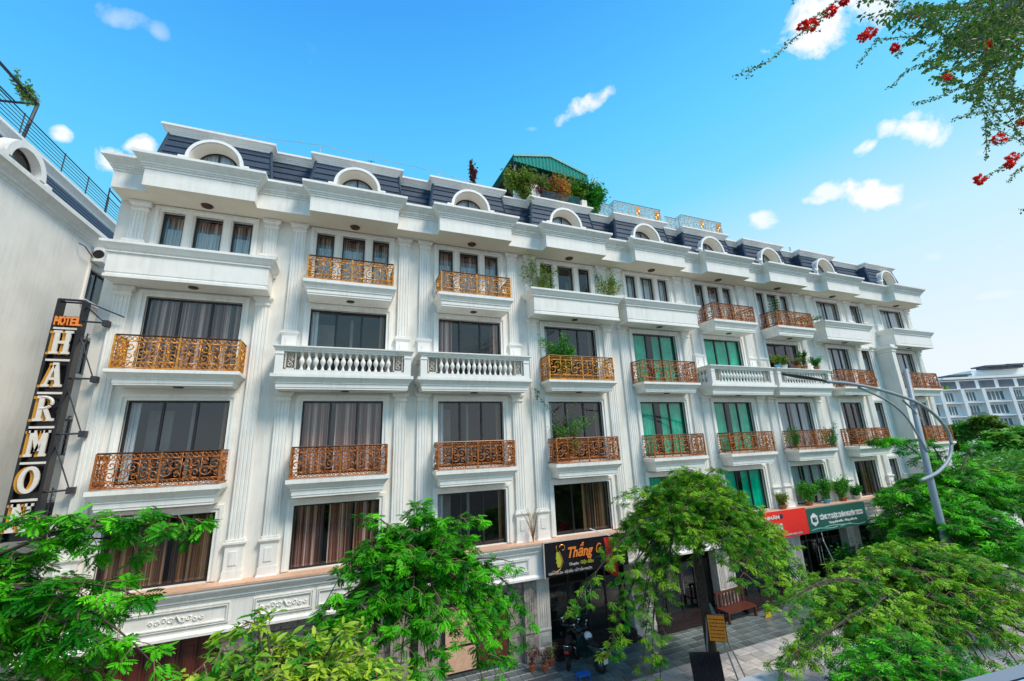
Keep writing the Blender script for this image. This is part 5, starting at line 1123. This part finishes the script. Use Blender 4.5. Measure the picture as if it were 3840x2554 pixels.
# ------------------------------------------------------------------ motor scooters
def scooter(label, loc, rz, body, seat=True, helmet=True, plate=True):
    """scooter heading +y, rear wheel at y=0"""
    t = thing('motor_scooter', label, 'motor scooter', loc, None, rz)
    for y in (.0, 1.25):
        b = MB(); b.tube([(0, y+.24*math.cos(a*math.pi/8), .25+.24*math.sin(a*math.pi/8)) for a in range(17)], .055, 6, caps=False); w = b.build('wheel', MT['tyre'], t, True)
        b = MB(); b.lathe([(.03, -.05), (.16, -.02), (.17, 0), (.16, .02), (.03, .05)], y, .25, 10, axis='x'); b.build('rim', MT['chrome'], w, True)
    b = MB(); b.ell((0, .18, .62), (.17, .46, .17), 12, 8); b.ell((0, .02, .55), (.14, .3, .17), 10, 8); b.build('body', body, t, True)
    b = MB(); b.box(-.15, .15, .50, .98, .27, .34); b.build('footboard', body, t)
    b = MB(); vs = []
    for i in range(6):
        z = .30+.13*i; w = (.17, .21, .23, .22, .17, .10)[i]; y = 1.02-.035*i
        vs += [(-w, y-.03, z), (0, y+.09, z), (w, y-.03, z), (w*.9, y-.09, z), (0, y+.0, z), (-w*.9, y-.09, z)]
    b.add(vs, [(i*6+j, i*6+(j+1) % 6, (i+1)*6+(j+1) % 6, (i+1)*6+j) for i in range(5) for j in range(6)]+[tuple(range(6)), tuple(range(30, 36))]); b.build('leg_shield', body, t, True)
    b = MB(); b.ell((0, 1.25, .5), (.075, .27, .12), 10, 6); b.build('front_fender', body, t, True)
    b = MB(); b.tube([(0, 1.25, .25), (0, 1.02, .95)], .03, 6); b.tube([(-.33, .84, 1.04), (-.12, .93, 1.02), (.12, .93, 1.02), (.33, .84, 1.04)], .022, 6); b.build('handlebar', MT['iron'], t, True)
    b = MB(); b.ell((0, .97, 1.0), (.13, .11, .09), 10, 6); b.build('headlight_cowl', body, t, True)
    b = MB(); b.ell((0, 1.06, 1.0), (.075, .03, .055), 10, 6); b.build('headlight', MT['chrome'], t, True)
    for s in (-1, 1):
        b = MB(); b.tube([(s*.22, .88, 1.03), (s*.30, .86, 1.22)], .01, 4); b.ell((s*.31, .85, 1.26), (.06, .015, .045), 8, 6); b.build('mirror', MT['chrome'], t, True)
    b = MB(); b.ell((0, .30, .80), (.13, .38, .065), 12, 6); b.build('seat', MT['tyre'], t, True)
    b = MB(); b.tube([(-.1, -.1, .78), (-.1, -.3, .82), (.1, -.3, .82), (.1, -.1, .78)], .016, 5); b.build('rear_rack', MT['chrome'], t, True)
    b = MB(); b.ell((0, -.29, .62), (.10, .04, .05), 8, 6); b.build('tail_light', MT['lampred'], t, True)
    if plate: b = MB(); b.box(-.10, .10, -.335, -.325, .36, .50); b.build('number_plate', MT['white'], t)
    b = MB(); b.box(-.06, .06, -.32, -.1, .30, .5); b.build('mudguard', MT['tyre'], t)
    return t
scooter('dark green motor scooter parked with its rear to the camera by the black glass shop', (8.6, 14.45, 0), R_(12), MT['scooter'])
h_ = thing('helmet', 'white helmet resting on the seat of the dark green scooter', 'helmet', (8.52, 14.95, .86)); b = MB(); b.ell((0, 0, .09), (.14, .16, .13), 14, 10); b.build('shell', MT['helmet'], h_, True); b = MB(); b.box(-.1, .1, -.17, -.12, .03, .08); b.build('visor', MT['iron'], h_)
scooter('black motor scooter behind the dark green one, against the dark step', (7.75, 15.1, 0), R_(-38), MT['scooter2'], plate=False)
t = thing('plastic_stool', 'small blue plastic stool lying on the dark paving by the scooter', 'stool', (7.85, 14.3, 0)); b = MB(); b.box(-.22, .22, -.14, .14, .16, .20); b.build('seat', MT['blue'], t)
for sx in (-1, 1):
    for sy in (-1, 1): b = MB(); b.tube([(sx*.18, sy*.11, .16), (sx*.21, sy*.13, 0)], .018, 5); b.build('leg', MT['blue'], t)
t = thing('wooden_bench', 'carved red wooden bench in front of the fifth shop', 'bench', (16.4, 15.6, 0), None, R_(4))
b = MB(); b.box(-.9, .9, -.3, .3, .38, .46); b.build('seat', MT['wood2'], t)
for k in range(9): b = MB(); x = -.85+k*.2125; b.box(x-.035, x+.035, .24, .29, .46, .98); b.build('back_slat', MT['wood2'], t)
b = MB(); b.box(-.92, .92, .22, .31, .98, 1.06); b.build('back_rail', MT['wood'], t)
for x in (-.85, .85):
    for y in (-.25, .25): b = MB(); b.box(x-.045, x+.045, y-.045, y+.045, 0, .38); b.build('leg', MT['wood'], t)
t = thing('floor_sign', 'small yellow floor sign on the dark paving beside the red bench', 'sign', (17.6, 15.1, 0)); b = MB(); b.prism([(-.18, 0), (.18, 0), (.1, .42), (-.1, .42)], -.02, .02); o = b.build('board', MT['yellow'], t); o.rotation_euler = (.25, 0, 0)
# orange menu board on a pole by the tree
ob = thing('menu_board', 'orange printed board hanging beside the dark tree trunk', 'sign', tuple(at(1651, 1448, 11.6)), None, R_(-38))
b = MB(); b.box(-.27, .27, 0, .05, -.36, .40); b.build('backing', MT['black'], ob); b = MB(); b.box(-.25, .25, -.012, 0, -.34, .38); pnl = b.build('panel', MT['menu'], ob)
for k in range(6):
    b = MB(); r = random.Random(k); x = -.2
    while x < .18: w = r.uniform(.03, .09); b.box(x, x+w, -.016, -.0125, .25-k*.1, .275-k*.1); x += w+.025
    b.build('print_row', MT['wood'], pnl)
t = thing('easel_board', 'black standing board leaning near the foot of the dark trunk', 'board', (10.45, 11.3, 0), None, R_(-25)); b = MB(); b.box(-.45, .45, -.02, .03, .25, 1.35); o = b.build('board', MT['black'], t); o.rotation_euler = (R_(-12), 0, 0)
for x in (-.4, .4): b = MB(); b.tube([(x, 0, .3), (x, -.15, 0)], .02, 4); b.build('leg', MT['iron'], t)
for k, (dx, dy, lab) in enumerate(((-.75, -.35, 'left'), (.95, -.3, 'right'), (.12, -.9, 'near'))):
    t = thing('tree_stake', lab+' slanting metal stake propping the dark tree trunk', 'stake', (11.55+dx, 12.2+dy, 0), 'stakes propping the dark trunk'); b = MB(); b.tube([(0, 0, 0), (-dx*.9, -dy*.9, 2.3)], .025, 6); b.build('rod', MT['steel'], t)
# parked car, only its roof edge shows
cr = thing('parked_car', 'white parked car with only its rounded roof corner showing at the bottom edge', 'car', tuple(Vector((at(1745, 1575, 9.6).x+.3, 9.2, 0))))
def carbody():
    b = MB(); secs = [(-2.1, .55, .78, .30), (-2.0, .80, .84, .25), (-1.2, .88, .86, .22), (-.8, .92, .87, .22), (.9, .92, .87, .22), (1.5, .88, .86, .22), (2.05, .78, .82, .25), (2.15, .55, .75, .3)]
    vs = []
    for (x, zt_, w, zb_) in secs: vs += [(x, -w, zb_), (x, -w, zt_*.75), (x, -w*.93, zt_), (x, w*.93, zt_), (x, w, zt_*.75), (x, w, zb_)]
    n = len(secs); b.add(vs, [(i*6+j, i*6+(j+1) % 6, (i+1)*6+(j+1) % 6, (i+1)*6+j) for i in range(n-1) for j in range(6)]+[tuple(range(6)), tuple(range((n-1)*6, n*6))]); return b
b = carbody(); b.build('body', MT['carpaint'], cr, True)
b = MB(); vs = []
for (x, z, w) in ((-1.55, .9, .74), (-1.0, 1.38, .60), (-.6, 1.46, .60), (.4, 1.46, .60), (.75, 1.38, .60), (1.35, .9, .74)): vs += [(x, -w, z), (x, w, z)]
b.add(vs, [(2*i, 2*i+1, 2*i+3, 2*i+2) for i in range(5)][1:4]); b.build('roof', MT['carpaint'], cr, True)
b = MB(); b.add(vs, [(0, 1, 3, 2), (8, 9, 11, 10), (0, 2, 4, 6, 8, 10), (1, 3, 5, 7, 9, 11)]); b.build('window', MT['farglass'], cr)
for x in (-1.35, 1.35):
    for s in (-1, 1): b = MB(); b.lathe([(.1, s*.72), (.32, s*.73), (.33, s*.86), (.2, s*.88)], x, .33, 16, axis='y'); b.build('wheel', MT['tyre'], cr)
# ------------------------------------------------------------------ cafe tables at the right
umb = None
for k, (x, y) in enumerate(((30.6, 14.2), (32.6, 14.6), (34.6, 14.0), (31.8, 12.9), (36.5, 15.2))):
    t = thing('cafe_table', ['round cafe table nearest the pale pier', 'second round cafe table from the pier', 'round cafe table behind the dark trunk at the right', 'round cafe table standing out in front of the others', 'farthest round cafe table at the right edge'][k], 'table', (x, y, 0), 'cafe tables at the right')
    b = MB(); b.lathe([(.38, .70), (.4, .72), (.38, .74)], 0, 0, 16); b.build('table_top', MT['whitepot'] if k % 2 else MT['stone'], t); b = MB(); b.tube([(0, 0, .03), (0, 0, .7)], .03, 6); b.lathe([(.22, 0), (.2, .03)], 0, 0, 10); b.build('leg', MT['iron'], t)
    for j in range(3):
        a_ = j*2.1+k; t = thing('cafe_chair', ['left', 'rear', 'right'][j]+' dark metal chair at the '+['round table nearest the pale pier', 'second table from the pier', 'table behind the dark trunk', 'table standing out in front', 'farthest table at the right edge'][k], 'chair', (x+.75*math.cos(a_), y+.75*math.sin(a_), 0), 'dark cafe chairs', a_+math.pi/2)
        b = MB(); b.box(-.2, .2, -.2, .2, .43, .46); b.build('seat', MT['iron'], t); b = MB(); b.box(-.2, .2, -.22, -.19, .55, .88); b.build('backrest', MT['iron'], t)
        for sx in (-1, 1):
            for sy in (-1, 1): b = MB(); b.tube([(sx*.18, sy*.18, .43), (sx*.2, sy*.21, 0)], .015, 4); b.build('leg', MT['iron'], t)
t = thing('patio_wall', 'low pale wall behind the cafe tables', 'wall', (39, 17.5, 0)); b = MB(); b.box(-.6, 12, 0, .3, 0, 2.4); b.build('masonry', MT['plaster'], t)
# ------------------------------------------------------------------ far apartment row at the right
P0 = ray(3400, 1560)*104; az = R_(-26)
fb = thing('apartment_block', 'long white apartment block far behind, at the right, with rows of dark windows', 'building', (P0.x, P0.y, 0), None, az)
hs_ = 3.35; top = H+11.2
b = MB(); b.box(-8, 60, 0, 12, -.5, top-1.5); b.build('wall', MT['farwall'], fb)
for k in range(6): z = top-1.6-hs_*k; b = MB(); b.box(-8, 60, -1.1, 0, z-.12, z+.12); b.build('balcony_slab', MT['farwall'], fb)
xs_ = [2.2, 8.6, 13.6, 18.5, 24.8, 31]
for x in xs_: b = MB(); b.box(x-.4, x+.4, -1.2, 0, 0, top-1.5); b.build('pilaster', MT['farwall'], fb)
r = random.Random(4)
for k in range(5):
    z = top-1.6-hs_*(k+1)
    for x0_, w in ((-4.2, 2.2), (-.6, 1.6), (4.2, 3.6), (9.4, 2.6), (14.4, 2.8), (20, 3.8), (25.6, 2.4), (28.6, 1.8), (32.5, 3)):
        if r.random() < .12: continue
        b = MB(); b.box(x0_, x0_+w, -.08, -.002, z+.5, z+2.6); f = b.build('window', MT['farglass'], fb)
        for j in range(1, 4): b = MB(); b.box(x0_+w*j/4-.09, x0_+w*j/4+.09, -.14, -.081, z+.5, z+2.6); b.build('mullion', MT['farwall'], f)
        if r.random() < .5: b = MB(); b.box(x0_-.2, x0_+w+.2, -1.05, -.95, z+.15, z+1.0); b.build('balcony_rail', MT['farglass'], fb)
b = MB(); b.box(-2.5, 60, 2, 11, top-1.5, top+1.0); b.build('top_storey', MT['farwall'], fb)
for k in range(12): b = MB(); x = -2+k*4.6; b.box(x, x+3.6, 1.9, 1.99, top-1.3, top+.7); b.build('terrace_opening', MT['farroof'], fb)
b = MB(); b.box(12, 60, 1.0, 11.5, top+1.2, top+1.7); b.box(-3, 8, 1.4, 11.5, top+.9, top+1.4); b.build('roof', MT['farwall'], fb)
b = MB(); b.box(22, 60, 4, 9, top+1.7, top+3.6); b.build('penthouse', MT['farwall'], fb)
for k, (x, z, w) in enumerate(((1, 1.9, 4), (5.5, 1.7, 3), (15, 2.2, 5), (24, 4.2, 6), (29, 4.3, 5))): b = MB(); b.box(x, x+w, 2, 6, top+z, top+z+.35); b.box(x+.3, x+w-.5, 2.6, 5, top+z-.7, top+z); b.build('roof_shed', MT['farroof'], fb)
for k in range(8): b = MB(); x = 3+k*1.2; b.box(x, x+.8, .4, .9, top-1.3, top-.5); b.build('roof_planter', LEAF['far'] if k % 2 else MT['clay'], fb)
bw = thing('boundary_wall', 'low white wall in front of the far apartment block', 'wall', (P0.x, P0.y, 0), None, az); b = MB(); b.box(-8, 60, -14, -13.7, 0, 6.2); b.build('masonry', MT['farwall'], bw)
for k, (vx, vy, d, sc_, lm) in enumerate(((2212, 975, 62, 2.5, 'far'), (2262, 960, 60, 2.8, 'garden'), (2335, 985, 52, 3.0, 'far'), (2300, 1000, 48, 2.4, 'far'), (2190, 1010, 66, 1.8, 'far'))):
    c_ = ray(vx/.61406, vy/.61406)*d; zt_ = c_.z+H
    tree(['small round tree before the far block, nearest the lamp post', 'yellow green tree with a thin leaning trunk before the far block', 'green tree at the right edge before the far block', 'low tree between the others before the far block', 'smallest tree before the far block, beside the terrace end'][k], (c_.x, c_.y), zt_+.3, sc_*.72, sc_*.8, LEAF[lm], nb=16, seed=100+k, lsize=1.3, csc=1.6, tpl=rhomb(.5), trunk_r=.16, hub=zt_-sc_*.9, group='small trees before the far apartment block', step=.22)
hg = thing('hedge', 'dense bright green hedge band below the far apartment block', 'hedge', (44, 22, 0))
O, D, S = [], [], []; r = random.Random(8)
for k in range(9000): x = r.uniform(-6, 40); O.append((x, r.gauss(0, 1.0)-x*.12, 5.0*r.random()**.25+.35*math.sin(x*1.3)+.25*math.sin(x*3.1))); D.append((r.uniform(-1, 1), -abs(r.gauss(0, 1)), r.uniform(-.3, 1))); S.append(.5*r.uniform(.6, 1.2))
leaves('foliage', O, D, S, [r.random()*.7 for _ in O], rhomb(.45), LEAF['far'], hg, upj=.8, seed=8)
# ------------------------------------------------------------------ awning edge just below the camera
aw = thing('awning', 'pale blue awning edge with a grey rim cutting the bottom right corner', 'awning', (0, 0, 0))
A_, B_ = ray(2190/.61406, 1574/.61406), ray(2375/.61406, 1524/.61406); z_ = -1.6; A_ = A_*(z_/A_.z); B_ = B_*(z_/B_.z); dv = (B_-A_).normalized(); nv_ = Vector((dv.y, -dv.x, 0)); A_ -= dv*.5; B_ += dv*1.5
b = MB(); up = Vector((0, 0, H)); q = [A_+up, B_+up, B_+up+nv_*.10, A_+up+nv_*.10]; b.add([tuple(v) for v in q]+[tuple(v-Vector((0, 0, .1))) for v in q], [(0, 1, 2, 3), (4, 5, 6, 7), (0, 1, 5, 4)]); b.build('rim', MT['rim'], aw)
b = MB(); q = [A_+up+nv_*.10-Vector((0, 0, .012)), B_+up+nv_*.10-Vector((0, 0, .012)), B_+up+nv_*1.2, A_+up+nv_*1.2]; b.quad(*[tuple(v) for v in q]); b.build('sheet', MT['awning'], aw)
